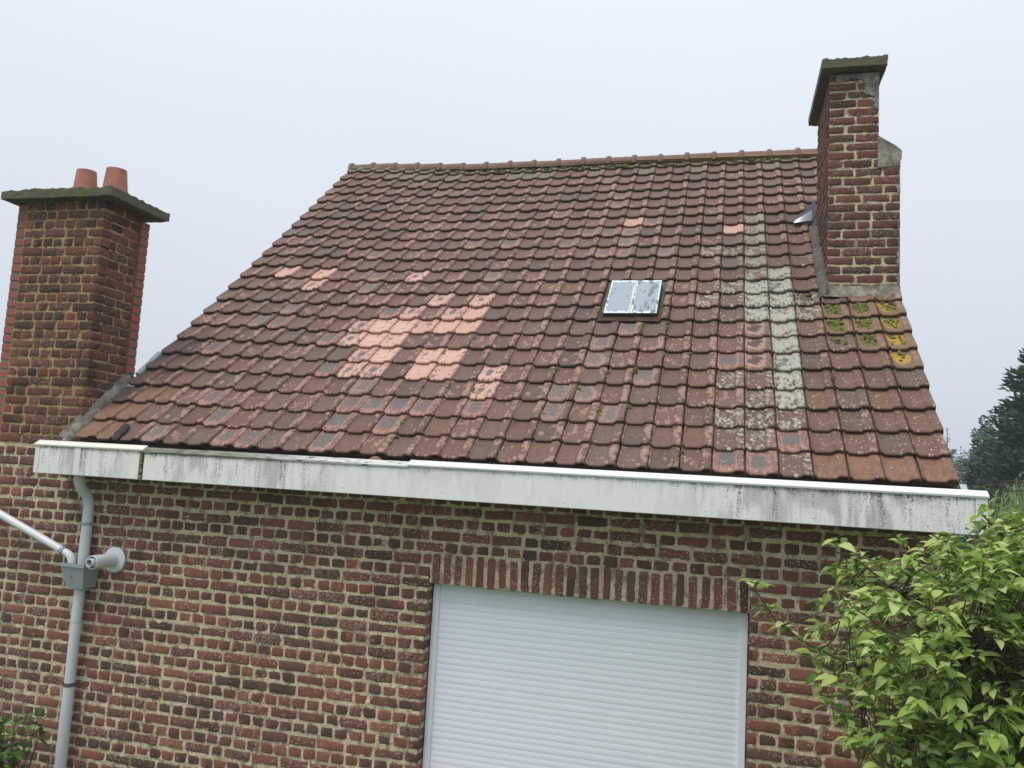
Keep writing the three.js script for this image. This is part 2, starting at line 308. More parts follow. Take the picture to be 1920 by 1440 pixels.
// ---- roller shutter
const shutter = group('roller_shutter', house); shutter.position.set(0, H, 0); shutter.userData.label = 'closed white roller shutter of narrow slats';
const shutterMat = std({ color: srgb(234, 239, 248), roughness: 0.42 });
{
  const SP = 0.0405, prof = [];
  for (let k = 0; k <= 8; k++) { const t = k / 8; prof.push([0.0015 * Math.sin(Math.PI * t) ** 0.7, t * (SP - 0.003)]); }
  prof.push([-0.002, SP - 0.003], [-0.002, SP - 0.0006], [-0.008, SP - 0.0006], [-0.008, 0]);
  const g = toCreasedNormals(sweepX(prof, OPL + 0.02, OPR - 0.02), 0.7);
  for (let i = 0; i < 32; i++) { const o = mesh('slat', g, shutterMat, shutter); o.position.set(0, OPT + 0.03 - SP * (i + 1), -0.100 + rr(-0.0006, 0.0006)); o.rotation.x = rr(-0.006, 0.006); }
  mesh('guide_rail', rbox(OPL + 0.0, OPL + 0.045, OPB + 0.0, OPT + 0.025, -0.122, -0.078, 0.003), shutterMat, shutter);
  mesh('guide_rail', rbox(OPR - 0.045, OPR - 0.0, OPB + 0.0, OPT + 0.025, -0.122, -0.078, 0.003), shutterMat, shutter);
  mesh('backing_box', box(OPL + 0.0, OPR - 0.0, OPB, OPT + 0.015, -0.30, -0.28), std({ color: srgb(206, 208, 206), roughness: 0.6 }), shutter);
}
{ const o = mesh('window_sill', rbox(OPL - 0.06, OPR + 0.06, OPB - 0.06, OPB - 0.003, -0.19, 0.06, 0.006), cementMat, house); o.position.y = H; }

// ---- roof
const deckMat = std({ map: paint(256, 256, (i, j) => { const n = fbm(i / 5, j / 60, 4), g = noise(i * 0.8, j * 0.2); return mix3([112, 90, 66], [150, 124, 94], n * 0.7 + g * 0.3); }, true, true), roughness: 0.95 });
const slab = (x0, x1, s0, s1, o0, o1) => { const a = [onS(x0, s0, o0), onS(x1, s0, o0), onS(x1, s1, o0), onS(x0, s1, o0), onS(x0, s0, o1), onS(x1, s0, o1), onS(x1, s1, o1), onS(x0, s1, o1)]; const f = [[4, 5, 6, 7], [3, 2, 1, 0], [0, 1, 5, 4], [2, 3, 7, 6], [1, 2, 6, 5], [3, 0, 4, 7]], pos = [], uv = [], idx = []; for (const q of f) { const n = pos.length / 3; for (const k of q) { pos.push(...a[k]); } uv.push(0, 0, 1, 0, 1, 1, 0, 1); idx.push(n, n + 1, n + 2, n, n + 2, n + 3); } return geoFrom(pos, uv, idx); };
const deckSheet = (x0, x1, s0, s1, o) => { const pos = [], uv = [], idx = [], n = 24; for (let j = 0; j <= n; j++) for (let i = 0; i <= n; i++) { pos.push(...onS(lerp(x0, x1, i / n), lerp(s0, s1, j / n), o)); uv.push(i, j); } for (let j = 0; j < n; j++) for (let i = 0; i < n; i++) { const a = j * (n + 1) + i; idx.push(a, a + 1, a + n + 2, a, a + n + 2, a + n + 1); } return geoFrom(pos, uv, idx); };
const backSlope = (() => { const g = slab(XL + 0.01, XR - 0.01, -0.05, RIDGE, -0.07, -0.02); g.applyMatrix4(new THREE.Matrix4().makeScale(1, 1, -1)); g.translate(0, 0, 2 * ridgeZ); const i = g.index.array; for (let k = 0; k < i.length; k += 3) { const t = i[k]; i[k] = i[k + 1]; i[k + 1] = t; } g.computeVertexNormals(); return g; })();
const roof = mesh('roof', merge([deckSheet(XL + 0.01, XR - 0.01, 0.03, RIDGE, -0.018), deckSheet(XL + 0.01, XR - 0.01, 0.03, RIDGE, -0.07), slab(XL + 0.01, XL + 0.03, 0.03, RIDGE, -0.07, -0.0185), slab(XR - 0.03, XR - 0.01, 0.03, RIDGE, -0.07, -0.0185), backSlope]), deckMat, house); roof.position.y = H;
const TL = 0.287;
const prof = [[0, -0.016], [0.012, 0.007], [0.05, 0.0085], [0.082, 0.003], [0.12, 0.0], [0.36, -0.001], [0.60, 0.0], [0.65, 0.004], [0.685, 0.011], [0.74, 0.0145], [0.90, 0.0145], [0.965, 0.009], [0.982, -0.016]];
const setb = [0.018, 0.016, 0.011, 0.004, 0.001, 0, 0.001, 0.004, 0.008, 0.010, 0.010, 0.012, 0.016];
const stat = [[0.040, -0.048], [0.020, -0.036], [0.005, -0.022], [0, -0.013], [0.003, -0.0055], [0.012, -0.001], [0.032, 0], [TL, 0]];
function tileGeo(cell, from = 0) {
  const pos = [], uv = [], idx = [], cu = (cell % 16) / 16, cv = Math.floor(cell / 16) / 8, n = prof.length - from;
  for (const [t, dh] of stat) for (let i = from; i < prof.length; i++) {
    const [px, ph] = prof[i], tt = t === TL ? TL : t + setb[i], b = (1 - tt / TL);
    pos.push(px * TP * 0.992, ph + dh + lerp(-0.006, 0.036, b), -tt);
    uv.push(cu + (0.02 + 0.96 * px) / 16, cv + (0.03 + 0.94 * Math.min(1, (tt - dh) / TL)) / 8);
  }
  for (let j = 0; j < stat.length - 1; j++) for (let i = 0; i < n - 1; i++) { const a = j * n + i; idx.push(a, a + 1, a + n + 1, a, a + n + 1, a + n); }
  return geoFrom(pos, uv, idx);
}
const tileGeos = Array.from({ length: 128 }, (_, i) => tileGeo(i)), halfGeos = new Map();
const tileSpec = {};
for (const [k, v] of Object.entries({
  P: [1226, 917, 821, 820, 819, 818, 817, 721, 720, 620, 618, 617, 518, 517, 1711, 1606, 1228],
  B: [1221, 1126, 1019, 1017, 920, 918, 621, 521, 520, 515, 415, 822, 722],
  D: [921, 826, 723, 522, 320, 319, 318, 317, 315, 220, 218, 225, 326, 124, 123, 1612, 1613, 1514, 606, 106, 105, 204],
  E: [1217, 1123, 827, 926, 420, 127, 1611, 1511, 1411, 1409, 810, 611, 711, 411, 412, 310, 312, 2213, 509],
  K: [805, 705, 605], V: [1705, 1605, 1505, 1405, 1305, 1205], W: [1105, 1005, 905, 1204, 1104, 1004, 904, 804, 704, 604, 504, 404],
  L: [506, 306, 206, 505, 405, 305, 205, 104, 304, 1407, 1107, 1406, 1106, 1007, 1006, 1303, 1003, 903],
  S: [809, 807, 806, 706, 803, 703, 603, 503, 403, 602, 502, 500, 400, 300, 202, 702, 303, 907, 906, 307, 402, 302, 301, 401, 501, 201, 200],
  Y: [700, 600, 900, 800, 2408, 2407], M: [902, 901, 802, 801, 701], O: [1001, 130, 229, 230, 329, 129, 103, 102, 100, 101] })) for (const q of v) tileSpec[q] = k;
const tiles = [];
for (let r = 1; r <= 24; r++) for (let c = 0; c < 31; c++) {
  if (c <= 2 && r >= 11 && r <= 15) continue;                     // chimney stack
  const cut = r >= 9 && r <= 11 && c === 9;
  if (r >= 9 && r <= 11 && (c === 10 || c === 11)) continue;      // roof light
  let k = tileSpec[r * 100 + c];
  if (!k) { const z = rnd(); k = r === 24 ? (z < 0.85 ? 'T' : 'N') : r === 23 ? (z < 0.4 ? 'T' : 'N') : z < 0.50 ? 'N' : z < 0.955 ? 'R' : c < 9 && r < 14 ? 'S' : z < 0.975 ? 'D' : 'R'; }
  const cell = TC[k][0] + Math.floor(rnd() * TC[k][1]);
  const x = XR - (c + 1) * TP, s = (r - 1) * GA, p = onS(x + TP / 2, s + 0.1, 0.01);
  tiles.push({ r, c, k, cell, x, s, cut, score: inFrame(p[0], p[1] + H, p[2], 1.0) ? 1 / Math.pow(distCam(p[0], p[1] + H, p[2]), 3) : 0 });
}
{
  const single = new Set([...tiles].sort((a, b) => b.score - a.score).slice(0, 300)), rest = [];
  for (const t of tiles) {
    let g = tileGeos[t.cell]; if (t.cut) { if (!halfGeos.has(t.cell)) halfGeos.set(t.cell, tileGeo(t.cell, 7)); g = halfGeos.get(t.cell); }
    const p = onS(t.x + rr(-0.002, 0.002), t.s + rr(-0.007, 0.007) + 0.010 * (noise(t.c * 0.3, t.r * 0.9) - 0.5), rr(0, 0.003));
    const m = M4(p[0], p[1], p[2], th + rr(-0.008, 0.008), 0, 0).multiply(M4(0, 0, 0, 0, rr(-0.018, 0.018), rr(-0.012, 0.012)));
    if (single.has(t)) { const o = mesh('roof_tile', g, tileMat, roof); m.decompose(o.position, o.quaternion, o.scale); } else rest.push(xf(g, m));
  }
  const o = mesh('roof_tile_field', merge(rest), tileMat, roof); o.userData.kind = 'stuff';
}
// back slope covering, out of sight
// ridge tiles with a collar at one end
const ridgeMap = paint(256, 256, (i, j) => { const n1 = fbm(i / 22, j / 22, 4), n3 = noise(i * 0.8, j * 0.8); let c = mix3([118, 90, 78], [150, 119, 105], n1); c = mix3(c, [92, 90, 62], 0.8 * sst(0.58, 0.68, fbm(i / 14 + 40, j / 14, 3))); const g = 0.88 + n3 * 0.22; return [c[0] * g, c[1] * g, c[2] * g]; }, true, true);
const ridgeMat = std({ map: ridgeMap, roughness: 0.85 });
{
  const arc = (r0, x0, r1, x1, n = 10) => { const pos = [], uv = [], idx = []; for (const [x, r] of [[x0, r0], [x1, r1]]) for (let k = 0; k <= n; k++) { const a = lerp(-0.25, Math.PI + 0.25, k / n); pos.push(x, Math.sin(a) * r, Math.cos(a) * r); uv.push(x * 2, k / n); } for (let k = 0; k < n; k++) idx.push(k, k + n + 1, k + n + 2, k, k + n + 2, k + 1); return geoFrom(pos, uv, idx); };
  const g = merge([arc(0.078, 0, 0.078, 0.325), arc(0.080, -0.022, 0.098, -0.012), arc(0.098, -0.012, 0.098, 0.028), arc(0.098, 0.028, 0.080, 0.040)]);
  const n = 20, p = (XR - XL + 0.02) / n;
  for (let i = 0; i < n; i++) { const o = mesh('ridge_tile', g, ridgeMat, roof), f = i / n; o.position.set(XL - 0.015 + p * i, 3.785 - 0.062 * sst(XL, XL + 1.7, XL + p * i) + rr(-0.004, 0.004), ridgeZ); o.scale.set(p / 0.315, 1, 1); o.rotation.z = rr(-0.01, 0.01); }
  const bed = mesh('ridge_mortar', deckSheet(XL + 0.02, XR - 0.03, RIDGE - 0.13, RIDGE - 0.03, 0.038), capMat, roof);
}
// moss: cushions in the joints and on the tiles below the stack
const mossMat = std({ vertexColors: true, roughness: 1 });
function mossBlob(x, s, off, r, flat, c) {
  const g = new THREE.IcosahedronGeometry(1, 2), p = g.attributes.position, o = rr(0, 90), col = [];
  for (let i = 0; i < p.count; i++) { const a = p.getX(i), b = p.getY(i), d = p.getZ(i), k = 0.68 + 0.75 * fbm(a * 2.1 + o, b * 2.1 + d * 1.7 + o, 2); p.setXYZ(i, a * k * r, b * k * r * flat, d * k * r); const t = rr(0.75, 1.25); col.push(c.r * t, c.g * t, c.b * t); }
  g.setAttribute('color', new THREE.Float32BufferAttribute(col, 3)); g.computeVertexNormals();
  const q = onS(x, s, off); return xf(g, M4(q[0], q[1], q[2], th, rr(0, 6), 0));
}
{
  const G1 = srgb(88, 100, 42), G2 = srgb(112, 116, 52), G3 = srgb(72, 68, 40), list = [];
  const tufts = [[-1.18,1.06],[-1.19,1.10],[-0.87,1.08],[-1.09,0.89],[-0.68,1.12],[-0.29,1.35],[-0.48,1.59],[-0.47,1.39],[-2.08,1.55],[-2.02,0.89],[-2.06,0.86],[-1.87,0.81],[-2.25,1.36],[-2.25,0.38],[-2.25,0.22],[-1.15,0.99],[-1.27,0.55],[-0.89,0.59],[-0.67,0.66],[-0.08,0.87],[-0.48,0.35],[-0.49,0.29],[-1.07,0.87],[0.72,1.06],[0.14,1.11],[-1.26,0.10],[-1.46,0.07],[-0.27,0.14],[-0.67,1.78],[-0.48,1.81],[0.37,2.86]];
  for (const [x, s] of tufts) { const jx = XR - Math.round((XR - x) / TP) * TP, n = 2 + Math.floor(rnd() * 3); for (let k = 0; k < n; k++) list.push(mossBlob(jx + rr(-0.008, 0.008), s + rr(-0.04, 0.05), 0.026, rr(0.008, 0.017), 0.8, rnd() < 0.6 ? G1 : G3)); }
  for (const [r, c, n] of [[9, 2, 30], [9, 1, 40], [8, 2, 30], [8, 1, 34], [7, 1, 18], [9, 0, 12], [8, 0, 12], [10, 3, 5], [7, 2, 5], [7, 0, 5], [6, 0, 4]]) for (let k = 0; k < n * 2; k++) list.push(mossBlob(XR - (c + 1) * TP + rr(0.028, 0.125), (r - 1) * GA + rr(0.05, 0.20), rr(0.012, 0.022), rr(0.007, 0.018), 0.7, [G1, G2, G2, G3][Math.floor(rnd() * 4)]));
  for (let k = 0; k < 240; k++) list.push(mossBlob(rr(XL + 0.9, XR - 0.6), RIDGE - rr(0.10, 0.2), rr(0.02, 0.045), rr(0.010, 0.028), 0.6, rnd() < 0.5 ? G1 : G3));
  const o = mesh('moss', merge(list), mossMat, roof); o.userData.kind = 'stuff';
}
// verge flashing scraps and soaker
const zincMat = std({ color: srgb(176, 182, 188), roughness: 0.45, metalness: 0.3 }), leadMat = std({ color: srgb(58, 64, 70), roughness: 0.5, metalness: 0.2 });
mesh('flashing_scrap', slab(XL - 0.03, XL + 0.16, 2.46, 2.50, 0.005, 0.012), zincMat, roof);
mesh('flashing_scrap', slab(XL - 0.02, XL + 0.05, 0.70, 0.83, 0.004, 0.010), std({ color: srgb(214, 218, 224), roughness: 0.5 }), roof);
mesh('verge_flashing', slab(XL - 0.035, XL + 0.012, 0.86, 1.20, -0.02, 0.03), zincMat, roof);
mesh('verge_flashing', slab(XR - 0.005, XR + 0.03, -0.09, 0.02, -0.06, 0.012), zincMat, roof);

// ---- roof light
const skyl = group('roof_light', house); skyl.position.set(0, H, 0); skyl.userData.label = 'small dirty two-pane metal roof light';
{
  const x0 = -1.008, x1 = -0.572, s0 = 1.95, s1 = 2.52, off = 0.062, ironMat = std({ color: srgb(46, 50, 52), roughness: 0.7 });
  mesh('apron', slab(XR - 12 * TP + 0.004, XR - 9 * TP - TP * 0.37, 1.875, 2.03, 0.026, 0.034), std({ color: srgb(150, 112, 98), map: cementMap, roughness: 0.9 }), skyl);
  mesh('surround', slab(XR - 12 * TP + 0.01, XR - 9 * TP - TP * 0.37, 2.025, 2.66, -0.012, 0.010), capMat, skyl);
  mesh('frame', merge([slab(x0 - 0.005, x0 + 0.008, s0, s1, -0.015, off), slab(x1 - 0.008, x1 + 0.005, s0, s1, -0.015, off), slab(x0 + 0.008, x1 - 0.008, s0, s0 + 0.014, -0.015, off), slab(x0 + 0.008, x1 - 0.008, s1 - 0.014, s1, -0.015, off), slab(x0 + 0.01, x1 - 0.01, s0 + 0.016, s1 - 0.016, -0.012, 0.0)]), ironMat, skyl);
  const white = std({ color: srgb(226, 230, 232), roughness: 0.5 });
  const xm = (x0 + x1) / 2;
  for (const [a, b, sd] of [[x0, xm - 0.003, 3], [xm + 0.003, x1, 57]]) {
    const map = paint(128, 160, (i, j) => {
      const u = (i + 0.5) / 128, v = (j + 0.5) / 160, n = fbm(i / 9 + sd, j / 9 + sd, 3), n2 = fbm(i / 16 + sd * 3, j / 26 + sd, 3), e = Math.min(u, 1 - u, v * 1.2, (1 - v) * 1.2) + (n - 0.5) * 0.12;
      let c = [150, 160, 170]; c = mix3(c, [236, 240, 242], sst(0.06, 0.035, e)); const m = sd === 3 ? 0.70 : 0.565; c = mix3(c, [86, 94, 90], 0.8 * sst(m, m + 0.05, n2 * 0.75 + n * 0.25)); return c;
    });
    const pane = slab(a, b, s0 - 0.004, s1 + 0.004, off, off + 0.008); // uv runs over each face
    mesh('pane', pane, new THREE.MeshPhysicalMaterial({ map, roughness: 0.28, clearcoat: 0.6, clearcoatRoughness: 0.15 }), skyl);
  }
  mesh('glazing_bar', slab(xm - 0.0028, xm + 0.0028, s0 - 0.002, s1 + 0.002, off - 0.002, off + 0.012), std({ color: srgb(150, 154, 152), roughness: 0.5 }), skyl);
}

// ---- gutter
const gutter = mesh('gutter', merge([sweepX([[0.292, -0.20], [0.292, -0.012], [0.284, -0.012], [0.284, -0.06], [0.02, -0.06], [0.02, -0.20]], -4.97, 1.385)]), std({ color: srgb(104, 108, 112), roughness: 0.6 }), house);
gutter.position.y = H; gutter.userData.label = 'streaked white boxed gutter along the eaves';
const fasciaMap = paint(2048, 128, (i, j) => {
  const x = i / 2048 * 5.4, v = 1 - (j + 0.5) / 128;  // v: 0 at the top edge
  const st = fbm(x * 30, v * 1.1 + 3, 4), st2 = fbm(x * 110 + 9, v * 2.2 + 8, 3), sp = noise(i * 0.9, j * 0.55), sp2 = fbm(i * 0.35, j * 0.16, 2), zone = fbm(x * 1.3 + 5, 2, 3);
  const zr = Math.min(1, 0.95 * sst(2.9, 0.4, x) * sst(0.25, 0.5, zone + 0.1) + sst(3.6, 4.4, x) * sst(0.3, 0.55, zone + 0.05) + 0.18);
  const broad = fbm(x * 7 + 20, v * 0.7 + 1, 3), gate = sst(0.50, 0.62, fbm(x * 14 + 33, v * 0.4, 3));
  let c = mix3([234, 235, 234], [246, 246, 244], st2 * 0.4 + st * 0.6);
  c = mix3(c, [190, 189, 182], 0.7 * zr * sst(0.44, 0.60, broad * 0.65 + st * 0.35));
  const run = sst(0.42, 0.60, st2 * 0.5 + st * 0.5) * (0.25 + 0.75 * gate) * lerp(1, 0.45, v); c = mix3(c, [72, 73, 68], 0.95 * zr * run * sst(0.40, 0.66, sp * 0.6 + sp2 * 0.4));
  c = mix3(c, [120, 120, 112], 0.5 * zr * sst(0.80, 0.92, sp));
  const drip = sst(0.06 + 0.45 * fbm(x * 18 + 70, 1, 3) ** 2, 0.0, v); c = mix3(c, [70, 72, 62], 0.9 * drip * sst(0.38, 0.60, sp * 0.55 + st2 * 0.45) * (0.35 + 0.65 * zr));
  return c;
}, true, false);
const fasciaMat = std({ map: fasciaMap, roughness: 0.45 }), trimMat = std({ color: srgb(228, 231, 230), roughness: 0.4 });
function fascia(x0, x1, uoff) {
  const g = box(x0, x1, -0.212, -0.010, 0.2925, 0.300), p = g.attributes.position, uv = g.attributes.uv;
  for (let i = 0; i < p.count; i++) uv.setXY(i, ((p.getX(i) + 4.05) / 5.46 + uoff), (p.getY(i) + 0.212) / 0.202); return g;
}
mesh('fascia_panel', fascia(-4.945, -4.068, 0.30), fasciaMat, gutter);
mesh('fascia_panel', fascia(-4.026, 1.335, 0), fasciaMat, gutter);
mesh('end_cap', rbox(1.338, 1.400, -0.214, -0.008, 0.02, 0.302, 0.003), trimMat, gutter);
mesh('end_cap', rbox(-4.985, -4.947, -0.214, -0.008, 0.02, 0.302, 0.003), trimMat, gutter);
mesh('joint_strip', box(-4.625, -4.575, -0.211, -0.012, 0.3005, 0.3045), trimMat, gutter);
mesh('joint_sealant', (() => { const g = box(-4.0675, -4.0265, -0.211, -0.010, 0.2925, 0.2945), u = g.attributes.uv; for (let i = 0; i < u.count; i++) u.setXY(i, u.getX(i) * 0.3, u.getY(i) * 1.4); return g; })(), std({ map: paint(64, 256, (i, j) => { const e = Math.abs(i / 64 - 0.5) * 2 + (fbm(i / 9, j / 20, 3) - 0.5) * 0.9, n = noise(i * 0.7, j * 0.7); return mix3(mix3([42, 44, 36], [60, 60, 46], n), mix3([118, 124, 58], [158, 160, 96], n), sst(0.6, 0.95, e)); }), roughness: 0.9 }), gutter);
const lipProf = [[0.286, -0.012], [0.309, -0.012], [0.3125, -0.006], [0.3125, 0.000], [0.309, 0.005], [0.304, 0.0065], [0.302, 0.009], [0.264, 0.031], [0.258, 0.031], [0.262, 0.018], [0.286, 0.002]];
const dirtyLip = std({ map: paint(1024, 64, (i, j) => { const n = fbm(i / 30, j / 9, 3), k = sst(0.25, 0.8, i / 1024); const a = mix3([66, 68, 56], [160, 160, 142], n); return mix3(a, [204, 206, 200], k * sst(0.3, 0.55, n + 0.12)); }), roughness: 0.6 });
const lipGeo = (x0, x1) => { const g = toCreasedNormals(sweepX(lipProf, x0, x1), 0.6), p = g.attributes.position, uv = g.attributes.uv; for (let i = 0; i < p.count; i++) uv.setXY(i, (p.getX(i) - x0) / (x1 - x0), (p.getY(i) + 0.012) / 0.043); return g; };
mesh('gutter_lip', lipGeo(-4.99, -4.035), std({ color: srgb(232, 230, 218), roughness: 0.4 }), gutter);
mesh('gutter_lip', xf(lipGeo(-4.034, -2.0), M4(0, -0.012, -0.002)), dirtyLip, gutter);
mesh('gutter_lip', lipGeo(-1.999, 1.405), trimMat, gutter);
mesh('soffit', box(-4.94, 1.33, -0.216, -0.2005, 0.002, 0.290), std({ color: srgb(212, 212, 206), roughness: 0.8 }), gutter);
for (const x of [-4.42, -3.7, -3.1, -2.46, -1.75, -0.95, -0.1, 0.5, 1.1]) { const g = new THREE.SphereGeometry(0.006, 8, 6); g.scale(1, 1, 0.5); const o = mesh('screw_head', g, trimMat, gutter); o.position.set(x, -0.17 + rr(-0.01, 0.01), 0.3005); }

// ---- left chimney
const chimL = group('chimney', house); chimL.position.set(0, H, 0); chimL.userData.label = 'broad brick chimney with mossy slab and two clay pots';
{
  const x0 = -5.655, x1 = -4.882, zb = -0.42, yT = 1.985, C = 1.985 / 26;
  mesh('mortar_core', merge([mortarSheet(x0, x1, -0.005, yT, (u, v, h) => [u, v, h], 0.013), mortarSheet(zb, 0, -0.4, yT, (u, v, h) => [x1 + h - 0.003, v, -u + zb], 0.013), box(x0 + 0.0, x1 - 0.02, 0.004, yT, zb, -0.022)]), stackMortarMat, chimL);
  const list = [];
  for (let j = 0; j * C < yT; j++) {
    const y = yT - C * (j + 0.5), kind = j % 2 ? 'S' : 'H';
    if (y < 0) break;
    for (const [x, w, g] of course(x0 + 0.004, x1 + 0.006, kind, 0.010, kind === 'S' ? 1 : 0.8)) list.push({ x, y: y + rr(-0.003, 0.003), z: rr(-0.003, 0.003), w, g, big: w > 0.14, rz: rr(-0.014, 0.014), hs: rr(0.98, 1.06) });
    for (const [z, w, g] of course(0.110, -zb - 0.004, 'S', 0.013, kind === 'S' ? 1 : 0.6)) list.push({ x: x1 + rr(-0.002, 0.002), y: y + rr(-0.002, 0.002), z: -z, w, g, big: w > 0.14, ry: Math.PI / 2, rz: rr(-0.01, 0.01), hs: rr(0.98, 1.06) });
  }
  layBricks(list, chimL, 290, 'chimney_brick', 'chimney_brickwork', stackBrickMat);
  // newer half-brick skin on the far side and the back
  const skin = group('outer_skin', house); skin.position.set(0, H, 0); skin.userData.label = 'bright orange-red newer bricks wrapping the broad chimney';
  mesh('mortar_core', merge([box(-5.752, -5.660, -H, 1.975, -0.50, -0.018), box(-5.752, -4.874, -H, 1.94, -0.518, -0.424)]), std({ map: cementMap, color: srgb(226, 222, 214), roughness: 0.95 }), skin);
  const nb = (w, d) => { const g = new RoundedBoxGeometry(w, 0.055, d, 1, 0.003); return g; };
  const gA = nb(0.095, 0.2), gB = nb(0.2, 0.1);
  for (let j = 0; j < 27; j++) {
    const y = 1.955 - 0.0735 * j; const o = mesh('brick', gA, newBrickMat, skin); o.position.set(-5.707 + rr(-0.001, 0.001), y - 0.01, -0.114 + rr(-0.002, 0.002));
    if (y > 0.55) { const q = mesh('brick', gB, newBrickMat, skin); q.position.set(-4.968 + rr(-0.001, 0.001), y - 0.045, -0.471); }
  }
  // concrete slab
  const slabG = new THREE.BoxGeometry(1.085, 0.072, 0.70, 60, 5, 40), p = slabG.attributes.position;
  for (let i = 0; i < p.count; i++) { const x = p.getX(i), y = p.getY(i), z = p.getZ(i), n = fbm(x * 22 + z * 5 + 40, z * 22 + y * 30 + 40, 3) - 0.5, k = y > 0.02 ? 0.034 : 0.012; p.setXYZ(i, x + n * 0.012, y + n * k, z + n * 0.012); }
  slabG.computeVertexNormals(); const cap = mesh('cap_slab', slabG, capMat, chimL); cap.position.set(-5.29, 2.024, -0.255);
  for (const [x, ry, r] of [[-5.29, 0.2, 0.97], [-4.99, 1.1, 1.0]]) {
    const pts = [[0.122, 0], [0.1205, 0.05], [0.112, 0.13], [0.102, 0.22], [0.0945, 0.285], [0.0955, 0.293], [0.091, 0.298], [0.080, 0.296], [0.082, 0.2], [0.09, 0.02]].map(([a, b]) => new THREE.Vector2(a * r * 0.85, b * 0.9));
    const o = mesh('chimney_pot', new THREE.LatheGeometry(pts, 28), std({ color: srgb(182, 122, 104), map: paint(128, 128, (i, j) => { const n = fbm(i / 20, j / 20, 3), g = 205 + n * 60 + noise(i, j) * 14; return [g, g, g]; }, true, true), roughness: 0.85 }), chimL);
    o.position.set(x, 2.05, -0.21); o.rotation.set(0.01, ry, rr(-0.02, 0.02));
  }
  // mortar fillet against the roof
  const fil = []; { const n = 60, pos = [], uv = [], idx = []; for (let i = 0; i <= n; i++) { const s = lerp(-0.03, 0.80, i / n), j = (k) => (fbm(s * 22 + k * 9, k * 3, 3) - 0.5) * 0.04; const A = onS(x1 - 0.01, s, 0.078 + j(1)), B = onS(x1 + 0.010, s, 0.055 + j(2)), D = onS(x1 + 0.036 + j(3), s, 0.040), E = onS(x1 + 0.05 + j(3), s, 0.0); for (const q of [A, B, D, E]) pos.push(...q); for (let k = 0; k < 4; k++) uv.push(s * 2, k * 0.1); } for (let i = 0; i < n; i++) for (let k = 0; k < 3; k++) { const a = i * 4 + k; idx.push(a, a + 1, a + 5, a, a + 5, a + 4); } fil.push(geoFrom(pos, uv, idx)); }
  mesh('mortar_fillet', merge(fil), cementMat, chimL);
  const cone = new THREE.ConeGeometry(0.05, 0.09, 7); const o = mesh('mortar_lump', cone, cementMat, chimL); o.position.set(-4.86, 0.035, 0.16); o.rotation.z = 0.25;
}

